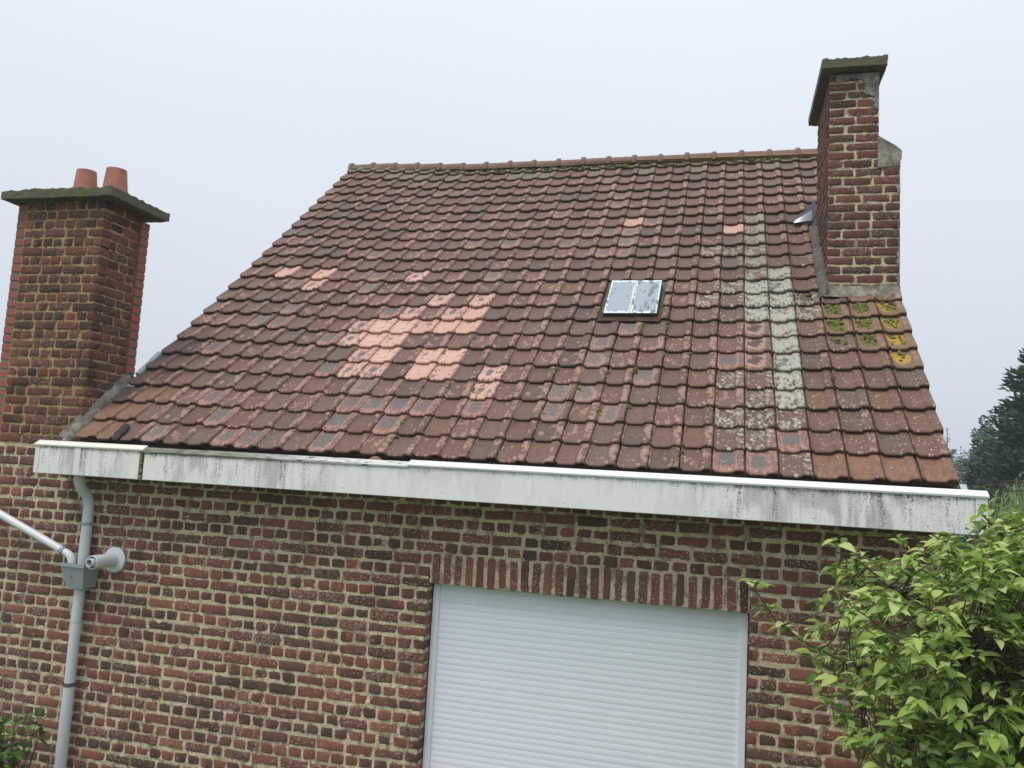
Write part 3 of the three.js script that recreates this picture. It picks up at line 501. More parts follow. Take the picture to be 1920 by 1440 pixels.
// ---- right chimney
const chimR = group('chimney_001', house); chimR.position.set(0, H, 0); chimR.userData.label = 'tall narrow brick chimney with shouldered side and mossy cap';
{
  const x0 = 0.765, x1 = 1.309, x2 = 1.145, zf = -1.57, zb = -2.50, yT = 3.415, yS = 2.70, C = 0.0738;
  const base = (z) => Y0 + (Z0 - z) / CS * SN - 0.05;
  mesh('mortar_core', merge([
    mortarSheet(x0, x2, base(zf), yT, (u, v, h) => [u, v, zf + h], 0.012), mortarSheet(x2, x1 - 0.002, base(zf), yS, (u, v, h) => [u, v, zf + h], 0.012),
    mortarSheet(0, zf - zb, base(zf), yT, (u, v, h) => [x0 - h + 0.003, v, zb + u], 0.014),
    box(x0 + 0.02, x2 - 0.02, base(zf) - 0.2, yT, zb, zf - 0.02), box(x2 - 0.0195, x1 - 0.012, base(zf) - 0.2, yS, zb, zf - 0.02)]), mortarMat, chimR);
  const front = [], side = [];
  for (let j = 0; yT - C * (j + 0.5) > base(zf); j++) {
    const y = yT - C * (j + 0.5), lo = y < yS - 0.05, odd = j % 2;
    for (const [x, w, g] of course(x0 - 0.005, lo ? x1 - 0.002 : x2 - 0.001, 'S', 0.0125, odd ? 1 : 0.52)) front.push({ x, y: y + rr(-0.002, 0.002), z: zf + rr(-0.002, 0.003), w, g, big: w > 0.14, rz: rr(-0.01, 0.01), hs: rr(0.94, 1.0) });
    for (const [z, w, g] of course(0.108, zf - zb - 0.004, 'S', 0.013, odd ? 0.55 : 1)) { if (base(zf - z) < y + 0.15) side.push({ x: x0 + rr(-0.004, 0.002), y: y + rr(-0.003, 0.003), z: zf - z, w, g, big: w > 0.14, ry: -Math.PI / 2, hs: rr(0.90, 0.97) }); }
  }
  layBricks(front, chimR, 200, 'chimney_brick', 'chimney_brickwork', stackBrickMat);
  layBricks(side, chimR, 0, 'chimney_brick', 'chimney_brickwork', stackBrickMat);
  // weathered shoulder
  const sh = new THREE.Shape([[x2 - 0.004, yS - 0.10], [x1 - 0.03, yS - 0.09], [x1 + 0.002, yS - 0.03], [x1 + 0.002, yS + 0.035], [x1 - 0.04, yS + 0.075], [x2 - 0.004, yS + 0.165]].map((q) => new THREE.Vector2(...q)));
  const sg = new THREE.ExtrudeGeometry(sh, { depth: zf - zb - 0.01, bevelEnabled: true, bevelSize: 0.006, bevelThickness: 0.006, bevelSegments: 2 }); sg.translate(0, 0, zb + 0.012); mesh('mortar_shoulder', sg, cementMat, chimR);
  // render smeared over the top corner and the outer edge
  const patch = (u0, u1, v0, v1, keep) => { const g = mortarSheet(u0, u1, v0, v1, (u, v, h) => [u, v, zf + 0.004 + h * 0.4 + 0.006 * Math.min(1, keep(u, v) * 6)], 0.011, 0, 0.006, (u, v) => keep(u, v) < 0); return g; };
  const nz = (u, v) => (fbm(u * 16 + 7, v * 16 + 3, 3) - 0.5) * 0.11;
  mesh('mortar_patch', patch(x0 + 0.05, x2 - 0.002, 3.05, yT - 0.004, (u, v) => Math.max((v - 3.355) + nz(u, v), (u - 1.055) * 0.5 + (v - 3.24) * 0.25 + nz(u, v) - 0.015)), cementMat, chimR);
  mesh('mortar_patch', patch(x2 + 0.02, x1 - 0.002, 1.58, yS - 0.06, (u, v) => (u - 1.30) + nz(u, v) * 1.1 - 0.006), cementMat, chimR);
  mesh('mortar_patch', patch(x0 + 0.0, x1 - 0.002, 1.50, 1.68, (u, v) => (1.60 - v) + nz(u, v) * 0.6 + (u - 1.1) * 0.08), cementMat, chimR);
  const cg = new THREE.BoxGeometry(0.50, 0.074, 1.13, 34, 5, 60), p = cg.attributes.position;
  for (let i = 0; i < p.count; i++) { const x = p.getX(i), y = p.getY(i), z = p.getZ(i), n = fbm(x * 22 + z * 5 + 10, z * 22 + y * 30 + 90, 3) - 0.5, k = y > 0.02 ? 0.05 : 0.012; p.setXYZ(i, x + n * 0.012, y + n * k, z + n * 0.012); }
  cg.computeVertexNormals(); const cap = mesh('cap_slab', cg, capMat, chimR); cap.position.set(0.94, 3.463, -2.03);
  // fillets at the foot
  const strip = (s0, s1, xa, xb, hA, mat, name) => { const n = 40, pos = [], uv = [], idx = []; for (let i = 0; i <= n; i++) { const s = lerp(s0, s1, i / n), j = (fbm(s * 9, xa * 7, 3) - 0.5) * 0.025; for (const q of [onS(xa, s, hA + j), onS(lerp(xa, xb, 0.4), s, hA * 0.45 + j * 0.5), onS(xb + j * 0.6, s, 0.024), onS(xb + j * 0.6, s, -0.02)]) pos.push(...q); for (let k = 0; k < 4; k++) uv.push(s * 2, k * 0.08); } for (let i = 0; i < n; i++) for (let k = 0; k < 3; k++) { const a = i * 4 + k; idx.push(a, a + 4, a + 5, a, a + 5, a + 1); } mesh(name, geoFrom(pos, uv, idx), mat, chimR); };
  strip(2.22, 3.65, x0 + 0.004, x0 - 0.055, 0.13, std({ map: cementMap, color: srgb(196, 198, 200), roughness: 0.7 }), 'side_flashing');
  const ff = []; { const n = 30, pos = [], uv = [], idx = []; for (let i = 0; i <= n; i++) { const x = lerp(x0 - 0.03, x1, i / n), j = (fbm(x * 12, 4, 3) - 0.5) * 0.03; for (const q of [[x, 1.625 + j, zf + 0.004], [x, 1.575 + j, zf + 0.022], [x, 1.52 + j * 0.4, zf + 0.065 + j * 0.4]]) pos.push(...q); for (let k = 0; k < 3; k++) uv.push(x * 2, k * 0.1); } for (let i = 0; i < n; i++) for (let k = 0; k < 2; k++) { const a = i * 3 + k; idx.push(a, a + 1, a + 4, a, a + 4, a + 3); } ff.push(geoFrom(pos, uv, idx)); }
  mesh('mortar_fillet', merge(ff), cementMat, chimR);
  // lifted lead flap
  const fl = []; { const n = 10, pos = [], uv = [], idx = []; for (let i = 0; i <= n; i++) { const t = i / n, x = lerp(0.575, 0.78, t), lift = 0.03 + 0.16 * Math.pow(t, 1.8); for (const [s, o] of [[3.70 + 0.02 * t, 0.045], [3.73 + 0.12 * t, 0.045 + lift * 0.7], [3.80 + 0.20 * t, 0.03 + lift * 0.75], [3.82 + 0.22 * t, 0.02]]) pos.push(...onS(x, s, o)); for (let k = 0; k < 4; k++) uv.push(t, k / 3); } for (let i = 0; i < n; i++) for (let k = 0; k < 3; k++) { const a = i * 4 + k; idx.push(a, a + 4, a + 5, a, a + 5, a + 1); } fl.push(geoFrom(pos, uv, idx)); }
  mesh('lead_flap', merge(fl), leadMat, chimR);
  mesh('lead_flap_lit_face', merge([(() => { const n = 8, pos = [], uv = [], idx = []; for (let i = 0; i <= n; i++) { const t = i / n, x = lerp(0.58, 0.745, t); for (const [s, o] of [[3.705 + 0.03 * t, 0.053 + 0.01 * t], [3.735 + 0.085 * t, 0.058 + 0.075 * t]]) pos.push(...onS(x, s - 0.006, o + 0.006)); uv.push(t, 0, t, 1); } for (let i = 0; i < n; i++) { const a = i * 2; idx.push(a, a + 2, a + 3, a, a + 3, a + 1); } return geoFrom(pos, uv, idx); })()]), std({ color: srgb(168, 178, 188), roughness: 0.35, metalness: 0.4 }), chimR);  // same lead in a paler colour: light on the raised face, painted in
}

// ---- downpipe, hopper, neighbouring pipe, flue
const pipeMat = std({ color: srgb(202, 208, 211), roughness: 0.38 }), greyMat = std({ color: srgb(150, 156, 160), roughness: 0.5 }), whiteMat = std({ color: srgb(218, 222, 228), roughness: 0.32 });
const PX = -4.665, dp = group('downpipe', house); dp.position.set(0, H, 0); dp.userData.label = 'pale grey downpipe with swan neck and hopper';
const cyl = (r, y0, y1, x, z) => { const g = new THREE.CylinderGeometry(r, r, y1 - y0, 28, 1, true); g.translate(x, (y0 + y1) / 2, z); return g; };
mesh('swan_neck', tube([[PX - 0.005, -0.20, 0.185], [PX - 0.005, -0.26, 0.183], [PX - 0.003, -0.31, 0.155], [PX, -0.37, 0.095], [PX, -0.43, 0.066], [PX, -0.50, 0.062]], 0.038, 40, 20), pipeMat, dp);
mesh('pipe_section', cyl(0.0385, -0.90, -0.485, PX, 0.062), pipeMat, dp);
mesh('pipe_collar', merge([cyl(0.0415, -0.592, -0.577, PX, 0.062), cyl(0.0405, -0.577, -0.57, PX, 0.062)]), greyMat, dp);
{ // hopper head: tapered open box with a rim
  const f = (a, y) => [[-a, y, 0.005], [a, y, 0.005], [a, y, 0.165], [-a, y, 0.165]];
  const ring = [[0.100, -0.868], [0.104, -0.868], [0.104, -0.895], [0.098, -0.899], [0.074, -1.052], [0.05, -1.058]], pos = [], uv = [], idx = [];
  for (const [a, y] of ring) { const k = a / 0.104; for (const [x, , z] of f(a, y)) { pos.push(x + PX + 0.012, y, z < 0.1 ? 0.006 : 0.03 + 0.150 * k); uv.push(0, 0); } }
  for (let r = 0; r < ring.length - 1; r++) for (let k = 0; k < 4; k++) { const a = r * 4 + k, b = r * 4 + (k + 1) % 4; idx.push(a, b, b + 4, a, b + 4, a + 4); }
  const n = (ring.length - 1) * 4; idx.push(n, n + 1, n + 2, n, n + 2, n + 3);
  const g = toCreasedNormals(geoFrom(pos, uv, idx), 0.5); mesh('hopper', g, std({ color: srgb(152, 160, 165), roughness: 0.45, side: THREE.DoubleSide }), dp);
  const knob = mesh('hopper_boss', new THREE.TorusGeometry(0.009, 0.003, 6, 14), greyMat, dp); knob.position.set(PX - 0.01, -0.955, 0.168); knob.rotation.x = 0.16;
}
mesh('pipe_section', cyl(0.038, -1.75, -1.05, PX, 0.064), pipeMat, dp);
mesh('pipe_collar', cyl(0.0405, -1.305, -1.292, PX, 0.064), pipeMat, dp);
mesh('pipe_bracket', cyl(0.0425, -1.776, -1.752, PX, 0.064), std({ color: srgb(84, 92, 92), roughness: 0.5 }), dp);
mesh('pipe_section', cyl(0.041, -2.98, -1.777, PX, 0.064), pipeMat, dp);
const dp2 = group('feeder_pipe', house); dp2.position.set(0, H, 0); dp2.userData.label = 'white pipe sloping down into the hopper';
mesh('pipe_section', tube([[-5.615, -0.485, -0.01], [-5.615, -0.487, 0.05], [-5.595, -0.50, 0.095], [-5.555, -0.516, 0.11], [-5.45, -0.555, 0.11], [-5.1, -0.684, 0.11], [-4.80, -0.795, 0.11]], 0.029, 48, 18), whiteMat, dp2);
mesh('pipe_collar', tube([[-4.826, -0.7854, 0.11], [-4.80, -0.795, 0.11]], 0.034, 2, 18), greyMat, dp2);
mesh('pipe_elbow', tube([[-4.80, -0.795, 0.11], [-4.765, -0.810, 0.11], [-4.735, -0.835, 0.11], [-4.722, -0.875, 0.11], [-4.72, -0.93, 0.11]], 0.028, 16, 18), whiteMat, dp2);
const flue = group('flue_pipe', house); flue.position.set(0, H, 0); flue.userData.label = 'white horizontal boiler flue with round wall plate';
{
  const cx = -4.435, cy = -0.838, along = (pts, n = 30) => { const g = new THREE.LatheGeometry(pts.map(([r, z]) => new THREE.Vector2(r, z)), n); g.rotateX(Math.PI / 2); g.translate(cx, cy, 0); return g; };
  mesh('wall_plate', along([[0.05, 0.0], [0.094, 0.0], [0.098, 0.006], [0.092, 0.014], [0.062, 0.020], [0.05, 0.02]]), whiteMat, flue);
  mesh('outer_tube', along([[0.050, 0.0], [0.050, 0.232], [0.048, 0.236], [0.043, 0.236], [0.042, 0.10]]), whiteMat, flue);
  mesh('inner_tube', along([[0.030, 0.08], [0.030, 0.262], [0.027, 0.264], [0.024, 0.262], [0.024, 0.1]]), whiteMat, flue);
  mesh('terminal_ring', along([[0.042, 0.215], [0.042, 0.222], [0.031, 0.222], [0.031, 0.215]]), std({ color: srgb(96, 102, 104), roughness: 0.5 }), flue);
  mesh('terminal_core', along([[0.0, 0.21], [0.024, 0.21], [0.024, 0.2]]), std({ color: srgb(40, 42, 44) }), flue);
  mesh('terminal_ring', along([[0.012, 0.212], [0.016, 0.212], [0.016, 0.255], [0.012, 0.255], [0.012, 0.212]]), greyMat, flue);
}

// ================================================================ loose things on the house
{
  const g = new THREE.BoxGeometry(0.075, 0.016, 0.19, 6, 1, 8), p = g.attributes.position;
  for (let i = 0; i < p.count; i++) { const x = p.getX(i), z = p.getZ(i); p.setXYZ(i, x * (1 - 0.35 * Math.abs(z) / 0.1) + (noise(z * 40 + 3, x * 30) - 0.5) * 0.014, p.getY(i) + 0.014 * Math.cos(x * 40) + (noise(x * 60, z * 50) - 0.5) * 0.006, z + (noise(x * 50 + 20, 3) - 0.5) * 0.02); }
  g.computeVertexNormals(); const q = onS(-4.42, 0.055, 0.045), o = mesh('felt_scrap', g, std({ color: srgb(34, 32, 32), roughness: 0.7 }), scene);
  o.position.set(q[0], q[1] + H, q[2]); o.rotation.set(th, 0.06, 0); tag(o, 'torn black scrap lying on the bottom row of tiles beside the broad chimney', 'scrap');
}
{
  const g = new THREE.SphereGeometry(0.055, 18, 10, 0, Math.PI * 2, 0, Math.PI / 2); g.scale(1, 0.85, 0.55); const p = g.attributes.position; for (let i = 0; i < p.count; i++) { const n = 1 + (fbm(p.getX(i) * 30 + 5, p.getY(i) * 30 + p.getZ(i) * 20, 2) - 0.5) * 0.2; p.setXYZ(i, p.getX(i) * n, p.getY(i) * n, p.getZ(i) * n); } g.computeVertexNormals();
  const o = mesh('tile_fragment', g, std({ map: ridgeMap, roughness: 0.9 }), scene); o.position.set(-2.27, H - 0.004, 0.225); tag(o, 'rounded piece of broken clay tile poking out of the gutter', 'tile fragment');
}

// ================================================================ vegetation
const leafMat = new THREE.MeshPhysicalMaterial({ vertexColors: true, roughness: 0.7, transmission: 0.42, thickness: 0, side: THREE.DoubleSide, specularIntensity: 0.35 });
function leafGeo(len, wid, fold, droop, c1, twist = 0) {
  const pos = [], uv = [], idx = [], col = [], n = 5;
  for (let i = 0; i <= n; i++) { const t = i / n, w = wid * 0.5 * Math.pow(Math.sin(Math.PI * Math.min(0.999, 0.04 + 0.96 * Math.pow(t, 0.85))), 0.75), y = -droop * t * t * len, z = t * len * (1 - 0.25 * droop * t), a = twist * t; for (const k of [-1, 0, 1]) { pos.push(k * w * Math.cos(a), y + Math.abs(k) * w * fold + k * w * Math.sin(a), z); uv.push(k * 0.5 + 0.5, t); const s = k === 0 ? 1.12 : 0.95 + 0.1 * noise(i * 3.1 + len * 400, k * 2 + 5); col.push(c1.r * s, c1.g * s, c1.b * s); } }
  for (let i = 0; i < n; i++) for (let k = 0; k < 2; k++) { const a = i * 3 + k; idx.push(a, a + 3, a + 4, a, a + 4, a + 1); }
  return geoFrom(pos, uv, idx, col);
}
function placeLeaves(parent, leaves, limit, geos, mat, restName) {
  for (const l of leaves) { const v = l.m.elements; l.score = inFrame(v[12], v[13], v[14], 1.0) ? l.size / distCam(v[12], v[13], v[14]) : 0; }
  const single = new Set([...leaves].sort((a, b) => b.score - a.score).slice(0, limit).filter((l) => l.score > 0)), rest = [], inv = new THREE.Matrix4().makeTranslation(parent.position.clone().negate());
  for (const l of leaves) { const m = inv.clone().multiply(l.m); if (single.has(l)) { const o = mesh('leaf', geos[l.g], mat, parent); m.decompose(o.position, o.quaternion, o.scale); } else rest.push(xf(geos[l.g], m)); }
  if (rest.length) { const o = mesh(restName, merge(rest), mat, parent); o.userData.kind = 'stuff'; }
}
const barkMat = std({ map: paint(128, 128, (i, j) => { const n = fbm(i / 6, j / 22, 3); return mix3([64, 56, 46], [112, 100, 84], n); }, true, true), roughness: 0.95 });

// ---- apple tree in front of the wall
{
  const tree = group('apple_tree', scene); tree.position.set(1.85, 0, 1.75);
  tag(tree, 'bright green leafy apple tree reaching in front of the brick wall', 'tree');
  const cols = [[160, 182, 90], [182, 202, 114], [140, 166, 80], [122, 152, 72], [192, 208, 134], [104, 134, 66]].map((c) => srgb(...c)), geos = [];
  for (const c of cols) for (const [l, w, f, d, tw] of [[0.088, 0.050, 0.35, 0.55, 0.2], [0.078, 0.044, 0.45, 0.85, -0.3], [0.100, 0.052, 0.25, 0.45, 0.1], [0.058, 0.032, 0.5, 0.3, 0]]) geos.push(leafGeo(l, w, f, d, c, tw));
  const P = (x, y, z) => new THREE.Vector3(x, y, z), limbs = [], woods = [], twigs = [];
  const addLimb = (pts, r0, r1) => { limbs.push(new THREE.CatmullRomCurve3(pts.map((p) => P(...p)), false, 'centripetal')); woods.push(limb(pts.map(([x, y, z]) => [x - 1.85, y, z - 1.75]), r0, r1, 14, 7)); };
  const trunk = limb([[0, -0.05, 0], [0.03, 0.6, 0.02], [-0.05, 1.2, -0.02], [-0.1, 1.55, 0]], 0.085, 0.06, 14, 9);
  for (const [pts, r] of [
    [[[1.75, 1.55, 1.75], [1.35, 1.85, 1.6], [0.95, 2.10, 1.52], [0.62, 2.24, 1.5], [0.36, 2.33, 1.5], [0.24, 2.41, 1.5], [0.15, 2.53, 1.5]], 0.020],
    [[[1.75, 1.5, 1.75], [1.4, 2.1, 1.5], [1.0, 2.42, 1.45], [0.72, 2.58, 1.42], [0.56, 2.70, 1.42], [0.46, 2.73, 1.42]], 0.018],
    [[[1.75, 1.5, 1.75], [1.6, 2.2, 1.6], [1.35, 2.6, 1.5], [1.15, 2.82, 1.45], [1.05, 2.93, 1.45]], 0.020],
    [[[1.75, 1.5, 1.75], [1.9, 2.3, 1.7], [1.8, 2.6, 1.6], [1.6, 2.8, 1.5]], 0.022],
    [[[1.75, 1.5, 1.75], [1.3, 1.75, 1.9], [0.9, 1.88, 1.95], [0.6, 1.98, 1.9]], 0.018],
    [[[1.75, 1.5, 1.75], [1.35, 1.95, 1.85], [1.05, 2.28, 1.9], [0.82, 2.45, 1.85]], 0.016],
    [[[1.75, 1.5, 1.75], [1.5, 2.0, 1.3], [1.2, 2.3, 1.1], [0.9, 2.5, 1.0]], 0.016],
    [[[1.75, 1.5, 1.75], [1.3, 1.7, 1.45], [0.85, 1.88, 1.4], [0.52, 2.02, 1.42]], 0.015],
    [[[1.75, 1.5, 1.75], [2.2, 2.0, 1.9], [2.5, 2.4, 2.0]], 0.02], [[[1.75, 1.5, 1.75], [1.9, 2.0, 1.2], [2.1, 2.5, 0.9]], 0.02]]) addLimb(pts, r, 0.003);
  const leaves = [], tips = [];
  const cluster = (p, dir, n, sc, yel) => { for (let k = 0; k < n; k++) {
    const az = k * 2.399 + rr(-0.4, 0.4), up = rr(-0.25, 0.75), d = P(Math.cos(az), up, Math.sin(az)).addScaledVector(dir, 0.5).normalize();
    const q = new THREE.Quaternion().setFromUnitVectors(P(0, 0, 1), d), e = new THREE.Quaternion().setFromAxisAngle(P(0, 0, 1), rr(-0.5, 0.5)); 
    const look = new THREE.Matrix4().lookAt(P(0, 0, 0), d.clone().negate(), P(0, 1, 0)); q.setFromRotationMatrix(look).multiply(e);
    const s = sc * rr(0.65, 1.15), base = p.clone().addScaledVector(d, 0.012).add(P(rr(-1, 1) * 0.012, rr(-1, 1) * 0.02, rr(-1, 1) * 0.012)), ci = Math.floor(Math.pow(rnd(), yel) * cols.length), g = [1, 4, 0, 2, 3, 5][ci] * 4 + Math.floor(rnd() * 4);
    leaves.push({ m: new THREE.Matrix4().compose(base, q, P(s, s, s)), g, size: s });
  } tips.push(p); };
  // clusters on the limbs themselves, then filling the crown
  limbs.forEach((c, li) => { const n = li === 0 ? 13 : 11; for (let i = 0; i < n; i++) { const t = lerp(0.40, 1, i / (n - 1)), p = c.getPointAt(t), d = c.getTangentAt(t); if (li === 0 && t > 0.62 && t < 0.8 && i % 2) continue; cluster(p.add(P(rr(-1, 1) * 0.03, rr(-1, 1) * 0.03, rr(-1, 1) * 0.03)), d, 6 + Math.floor(rnd() * 4), 0.85, 1.4); } });
  let made = 0, guard = 0; const nodes = []; for (const c of limbs) for (let t = 0.22; t <= 1; t += 0.03) nodes.push(c.getPointAt(t));
  while (made < 2600 && guard++ < 60000) {
    const x = rr(0.42, 2.3), y = rr(1.55, 3.02), z = rr(1.0, 2.15);
    const top = 2.60 + 0.30 * sst(0.45, 1.2, x) - 0.10 * sst(1.15, 1.5, x) + (fbm(x * 5, z * 5, 2) - 0.5) * 0.28, left = 0.37 + 0.22 * (fbm(y * 4 + 3, z * 3, 2) - 0.3) + 0.10 * sst(2.5, 1.9, y);
    if (y > top || x < left) continue;
    if (rnd() > lerp(0.3, 1, sst(left, 0.85, x))) continue;
    const p = P(x, y, z); let best = null, bd = 9; for (const q of nodes) { const d = q.distanceTo(p) * rr(0.9, 1.5); if (d < bd) { bd = d; best = q; } }
    if (bd > 0.7) continue;
    if (tips.length > 140 && rnd() < 0.6) { const q = tips[Math.floor(rnd() * tips.length)]; if (q.distanceTo(p) < best.distanceTo(p) * 0.8) best = q.clone(); }
    const mid = best.clone().lerp(p, 0.5).add(P(rr(-0.03, 0.03), -0.02 + rr(-0.03, 0.03), rr(-0.03, 0.03)));
    twigs.push(limb([[best.x - 1.85, best.y, best.z - 1.75], [mid.x - 1.85, mid.y, mid.z - 1.75], [p.x - 1.85, p.y, p.z - 1.75]], 0.0042, 0.0018, 4, 5));
    cluster(p, p.clone().sub(best).normalize(), 7 + Math.floor(rnd() * 5), 0.72, 1.2); made++;
  }
  mesh('trunk', trunk, barkMat, tree);
  mesh('branch', merge([...woods, ...twigs]), barkMat, tree);
  placeLeaves(tree, leaves, 300, geos, leafMat, 'foliage');
  const bl = []; for (const p of tips) if (rnd() < 0.55) for (let k = 0; k < 4; k++) bl.push(xf(new THREE.IcosahedronGeometry(rr(0.003, 0.0065), 0), M4(p.x - 1.85 + rr(-0.02, 0.02), p.y + rr(-0.01, 0.025), p.z - 1.75 + rr(-0.02, 0.02))));
  const o = mesh('spent_blossom', merge(bl), std({ color: srgb(168, 122, 96) }), tree); o.userData.kind = 'stuff';
}
// ---- shrub at the foot of the wall
{
  const sh = group('shrub', scene); sh.position.set(-4.80, 0, 0.5); tag(sh, 'dark green shrub growing against the wall beside the downpipe', 'shrub');
  const geos = []; for (const c of [[68, 106, 46], [84, 124, 52], [54, 90, 42], [108, 142, 60]]) for (const [l, w] of [[0.095, 0.044], [0.075, 0.036]]) geos.push(leafGeo(l, w, 0.25, 0.4, srgb(...c), 0.1));
  const leaves = [], st = [];
  for (let k = 0; k < 44; k++) { const az = rr(0, 6.28), r = rr(0.02, 0.30), hgt = rr(0.8, 1.32) - r * 0.5, e = [Math.cos(az) * r, hgt, Math.sin(az) * r * 0.8]; st.push(limb([[e[0] * 0.15, -0.02, e[2] * 0.15], [e[0] * 0.6, hgt * 0.5, e[2] * 0.6], e], 0.007, 0.002, 6, 5));
    for (let i = 0; i < 11; i++) { const t = rr(0.45, 1), d = new THREE.Vector3(rr(-1, 1), rr(-0.3, 0.6), rr(-1, 1)).normalize(), s = rr(0.7, 1.2); const q = new THREE.Quaternion().setFromRotationMatrix(new THREE.Matrix4().lookAt(new THREE.Vector3(), d.clone().negate(), new THREE.Vector3(0, 1, 0))); leaves.push({ m: new THREE.Matrix4().compose(new THREE.Vector3(-4.80 + e[0] * t, hgt * t, 0.5 + e[2] * t), q, new THREE.Vector3(s, s, s)), g: Math.floor(rnd() * geos.length), size: s }); } }
  mesh('stem', merge(st), barkMat, sh); placeLeaves(sh, leaves, 120, geos, leafMat, 'foliage');
}
// ---- trees beyond the house
const foliageMat = std({ vertexColors: true, roughness: 0.9, side: THREE.DoubleSide });
function spray(list, n) { // list of {p, d, len, wid, c}: thin needle or leaf blades
  const pos = [], uv = [], idx = [], col = [];
  for (const { p, d, len, wid, c } of list) { const s = new THREE.Vector3(rr(-1, 1), rr(-1, 1), rr(-1, 1)).cross(d).normalize().multiplyScalar(wid / 2), k = pos.length / 3, e = d.clone().multiplyScalar(len); pos.push(p.x, p.y, p.z, p.x + e.x * 0.45 + s.x, p.y + e.y * 0.45 + s.y, p.z + e.z * 0.45 + s.z, p.x + e.x, p.y + e.y, p.z + e.z, p.x + e.x * 0.45 - s.x, p.y + e.y * 0.45 - s.y, p.z + e.z * 0.45 - s.z); uv.push(0, 0, 0, 1, 1, 1, 1, 0); idx.push(k, k + 1, k + 2, k, k + 2, k + 3); for (let q = 0; q < 4; q++) col.push(c.r, c.g, c.b); }
  return geoFrom(pos, uv, idx, col);
}
function conifer(name, x, z, h, r, y0, cols, label, n = 260, per = 44, extra) {
  const t = group(name, scene); t.position.set(x, 0, z); tag(t, label, 'tree', extra);
  mesh('trunk', limb([[0, -0.1, 0], [0.03, h * 0.5, 0], [0, h * 0.97, 0]], r * 0.09, 0.02, 8, 8), barkMat, t);
  const L = [], br = [], V = (a, b, c) => new THREE.Vector3(a, b, c);
  for (let i = 0; i < n; i++) {
    const f = Math.pow(rnd(), 0.85), y = lerp(y0, h * 0.985, f), az = rr(0, 6.283), R = r * Math.pow(1 - (y - y0) / (h - y0), 0.85) * rr(0.72, 1.12) + 0.06, up = lerp(0.05, 0.5, f);
    const o = V(0, y, 0), d = V(Math.cos(az), up, Math.sin(az)).normalize(); br.push(limb([[0, y, 0], [d.x * R * 0.6, y + d.y * R * 0.5, d.z * R * 0.6], [d.x * R, y + d.y * R, d.z * R]], 0.022 * r / 2.5, 0.005, 3, 4));
    const tone = rr(0.7, 1.25), c0 = cols[Math.floor(rnd() * cols.length)];
    for (let k = 0; k < per; k++) { const u = Math.pow(rnd(), 0.55), p = o.clone().addScaledVector(d, R * u).add(V(rr(-1, 1), rr(-1, 0.5), rr(-1, 1)).multiplyScalar(R * 0.11 * (1.15 - u * 0.7))), dd = d.clone().multiplyScalar(0.9).add(V(rr(-1, 1), rr(-0.5, 1.0), rr(-1, 1)).multiplyScalar(0.75)).normalize(), s = tone * rr(0.8, 1.2); L.push({ p, d: dd, len: r * rr(0.03, 0.065), wid: r * rr(0.010, 0.02), c: { r: c0.r * s, g: c0.g * s, b: c0.b * s } }); }
  }
  mesh('branch', merge(br), barkMat, t); mesh('crown', spray(L), foliageMat, t); return t;
}
conifer('conifer', 9.35, -18.7, 9.2, 4.0, 0.2, [srgb(54, 78, 46), srgb(48, 70, 44), srgb(68, 92, 52)], 'large dark green conifer behind the house beside the weeping willow', 1700, 120);
conifer('conifer_001', 13.6, -22.0, 9.0, 2.9, 0.5, [srgb(50, 70, 48), srgb(60, 80, 52)], 'second dark conifer standing beyond the large one', 200, 44);
function broad(name, x, z, h, rx, ry, cols, label, n = 130, per = 60, group_) {
  const t = group(name, scene); t.position.set(x, 0, z); tag(t, label, 'tree', group_ ? { group: group_ } : {});
  mesh('trunk', limb([[0, -0.1, 0], [0.1, h * 0.4, 0], [0, h * 0.7, 0]], 0.03 * h, 0.05, 8, 7), barkMat, t);
  const L = [], V = (a, b, c) => new THREE.Vector3(a, b, c);
  for (let i = 0; i < n; i++) { const d = V(rr(-1, 1), rr(-1, 1), rr(-1, 1)).normalize(), k = Math.pow(rnd(), 0.4), c = V(d.x * rx * k, h - ry + d.y * ry * k, d.z * rx * k), tone = rr(0.7, 1.25), c0 = cols[Math.floor(rnd() * cols.length)], cr = Math.min(rx, ry) * rr(0.16, 0.34);
    for (let q = 0; q < per; q++) { const e = V(rr(-1, 1), rr(-1, 1), rr(-1, 1)).normalize(), s = tone * rr(0.8, 1.2); L.push({ p: c.clone().addScaledVector(e, cr * Math.cbrt(rnd())), d: e.clone().add(V(0, -0.3, 0)).normalize(), len: h * rr(0.018, 0.036), wid: h * rr(0.012, 0.022), c: { r: c0.r * s, g: c0.g * s, b: c0.b * s } }); } }
  mesh('crown', spray(L), foliageMat, t); return t;
}
const GC = [srgb(72, 92, 60), srgb(84, 102, 68), srgb(60, 80, 58)];
broad('poplar_tree', 19.2, -64.5, 8.9, 0.85, 4.4, GC, 'slim hazy poplar rising above the distant trees', 150, 50);
broad('poplar_tree_001', 17.8, -68, 7.4, 0.45, 3.7, GC, 'thinner small poplar top showing over the far tree line', 60, 40);
conifer('conifer_002', 16.6, -64, 8.2, 1.0, 0.5, [srgb(60, 80, 62)], 'small pointed conifer far beyond the corner of the roof', 80, 36);
[[17.4, -66, 6.4, 2.2, 2.8], [19.6, -70, 6.7, 2.6, 3.0], [21.2, -66, 7.2, 2.4, 3.2], [15.2, -70, 6.2, 2.4, 2.8], [24, -72, 7.5, 3, 3.4], [27.5, -70, 7.4, 3, 3.4], [12.5, -68, 6.0, 2.4, 2.7]].forEach(([x, z, h, rx, ry], i) => broad(i ? 'distant_tree_' + String(i).padStart(3, '0') : 'distant_tree', x, z, h, rx, ry, GC, 'rounded hazy tree in the distant tree line', 120, 46, 'trees of the distant tree line'));
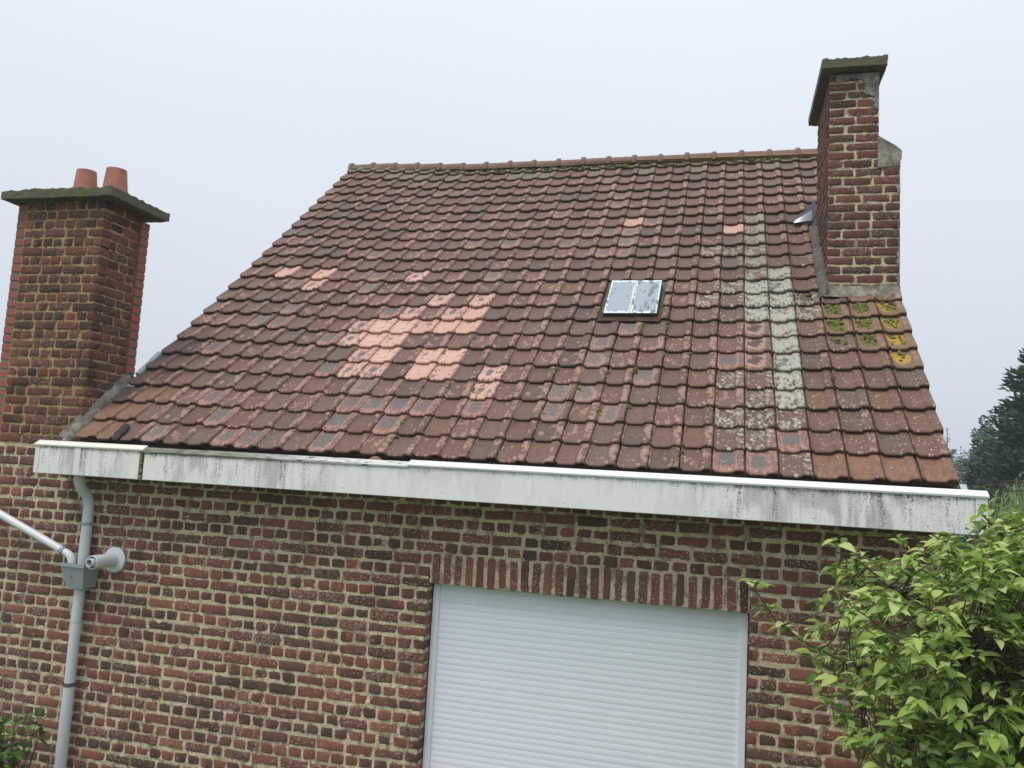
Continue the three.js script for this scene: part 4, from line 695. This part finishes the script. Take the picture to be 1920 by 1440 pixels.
{ // weeping willow: arching boughs with hanging strands
  const t = group('willow_tree', scene), bx = 4.95, bz = -8.9; t.position.set(bx, 0, bz); tag(t, 'small pale green weeping willow in front of the dark conifer', 'tree');
  const w = [], L = [], V = (a, b, c) => new THREE.Vector3(a, b, c), cols = [srgb(146, 168, 112), srgb(124, 150, 96), srgb(160, 180, 128)];
  w.push(limb([[0, -0.1, 0], [0.05, 1.2, 0], [0, 2.5, 0]], 0.10, 0.06, 8, 8));
  const boughs = [];
  for (let i = 0; i < 46; i++) { const az = i * 2.399, R = rr(0.25, 1.05), hy = 3.42 - 0.35 * R * R + rr(-0.08, 0.08); const e = [Math.cos(az) * R, hy, Math.sin(az) * R]; boughs.push(limb([[0, 2.3, 0], [e[0] * 0.5, hy + 0.02, e[2] * 0.5], e], 0.02, 0.006, 6, 5));
    for (let s = 0; s < 13; s++) { let p = V(e[0] * rr(0.5, 1.05) + rr(-0.08, 0.08), hy + rr(-0.03, 0.05), e[2] * rr(0.5, 1.05) + rr(-0.08, 0.08)); const out = V(e[0], 0, e[2]).normalize().multiplyScalar(0.02), len = rr(0.8, 2.0), c0 = cols[Math.floor(rnd() * 3)], to = rr(0.75, 1.2), n = Math.floor(len / 0.035); for (let k = 0; k < n; k++) { p = p.clone().add(V(rr(-0.006, 0.006), -0.035, rr(-0.006, 0.006))).addScaledVector(out, Math.exp(-k / 8)); L.push({ p, d: V(rr(-0.6, 0.6), -1, rr(-0.6, 0.6)).normalize(), len: rr(0.05, 0.09), wid: rr(0.008, 0.014), c: { r: c0.r * to, g: c0.g * to, b: c0.b * to } }); } } }
  mesh('trunk', merge(w), barkMat, t); mesh('branch', merge(boughs), barkMat, t); mesh('crown', spray(L), foliageMat, t);
}
// ---- ground
const grassMap = paint(512, 512, (i, j) => { const n = fbm(i / 30, j / 30, 4), n2 = noise(i * 0.8, j * 0.8), c = mix3([66, 86, 44], [98, 112, 60], n), g = 0.75 + n2 * 0.5; return [c[0] * g, c[1] * g, c[2] * g]; }, true, true);
{ const g = new THREE.CircleGeometry(300, 64); g.rotateX(-Math.PI / 2); const uv = g.attributes.uv; for (let i = 0; i < uv.count; i++) uv.setXY(i, uv.getX(i) * 300, uv.getY(i) * 300); const o = mesh('ground', g, std({ map: grassMap, roughness: 1 }), scene); o.userData.kind = 'structure'; o.userData.label = 'mown grass around the house'; }

shade(scene);
renderer.render(scene, camera);
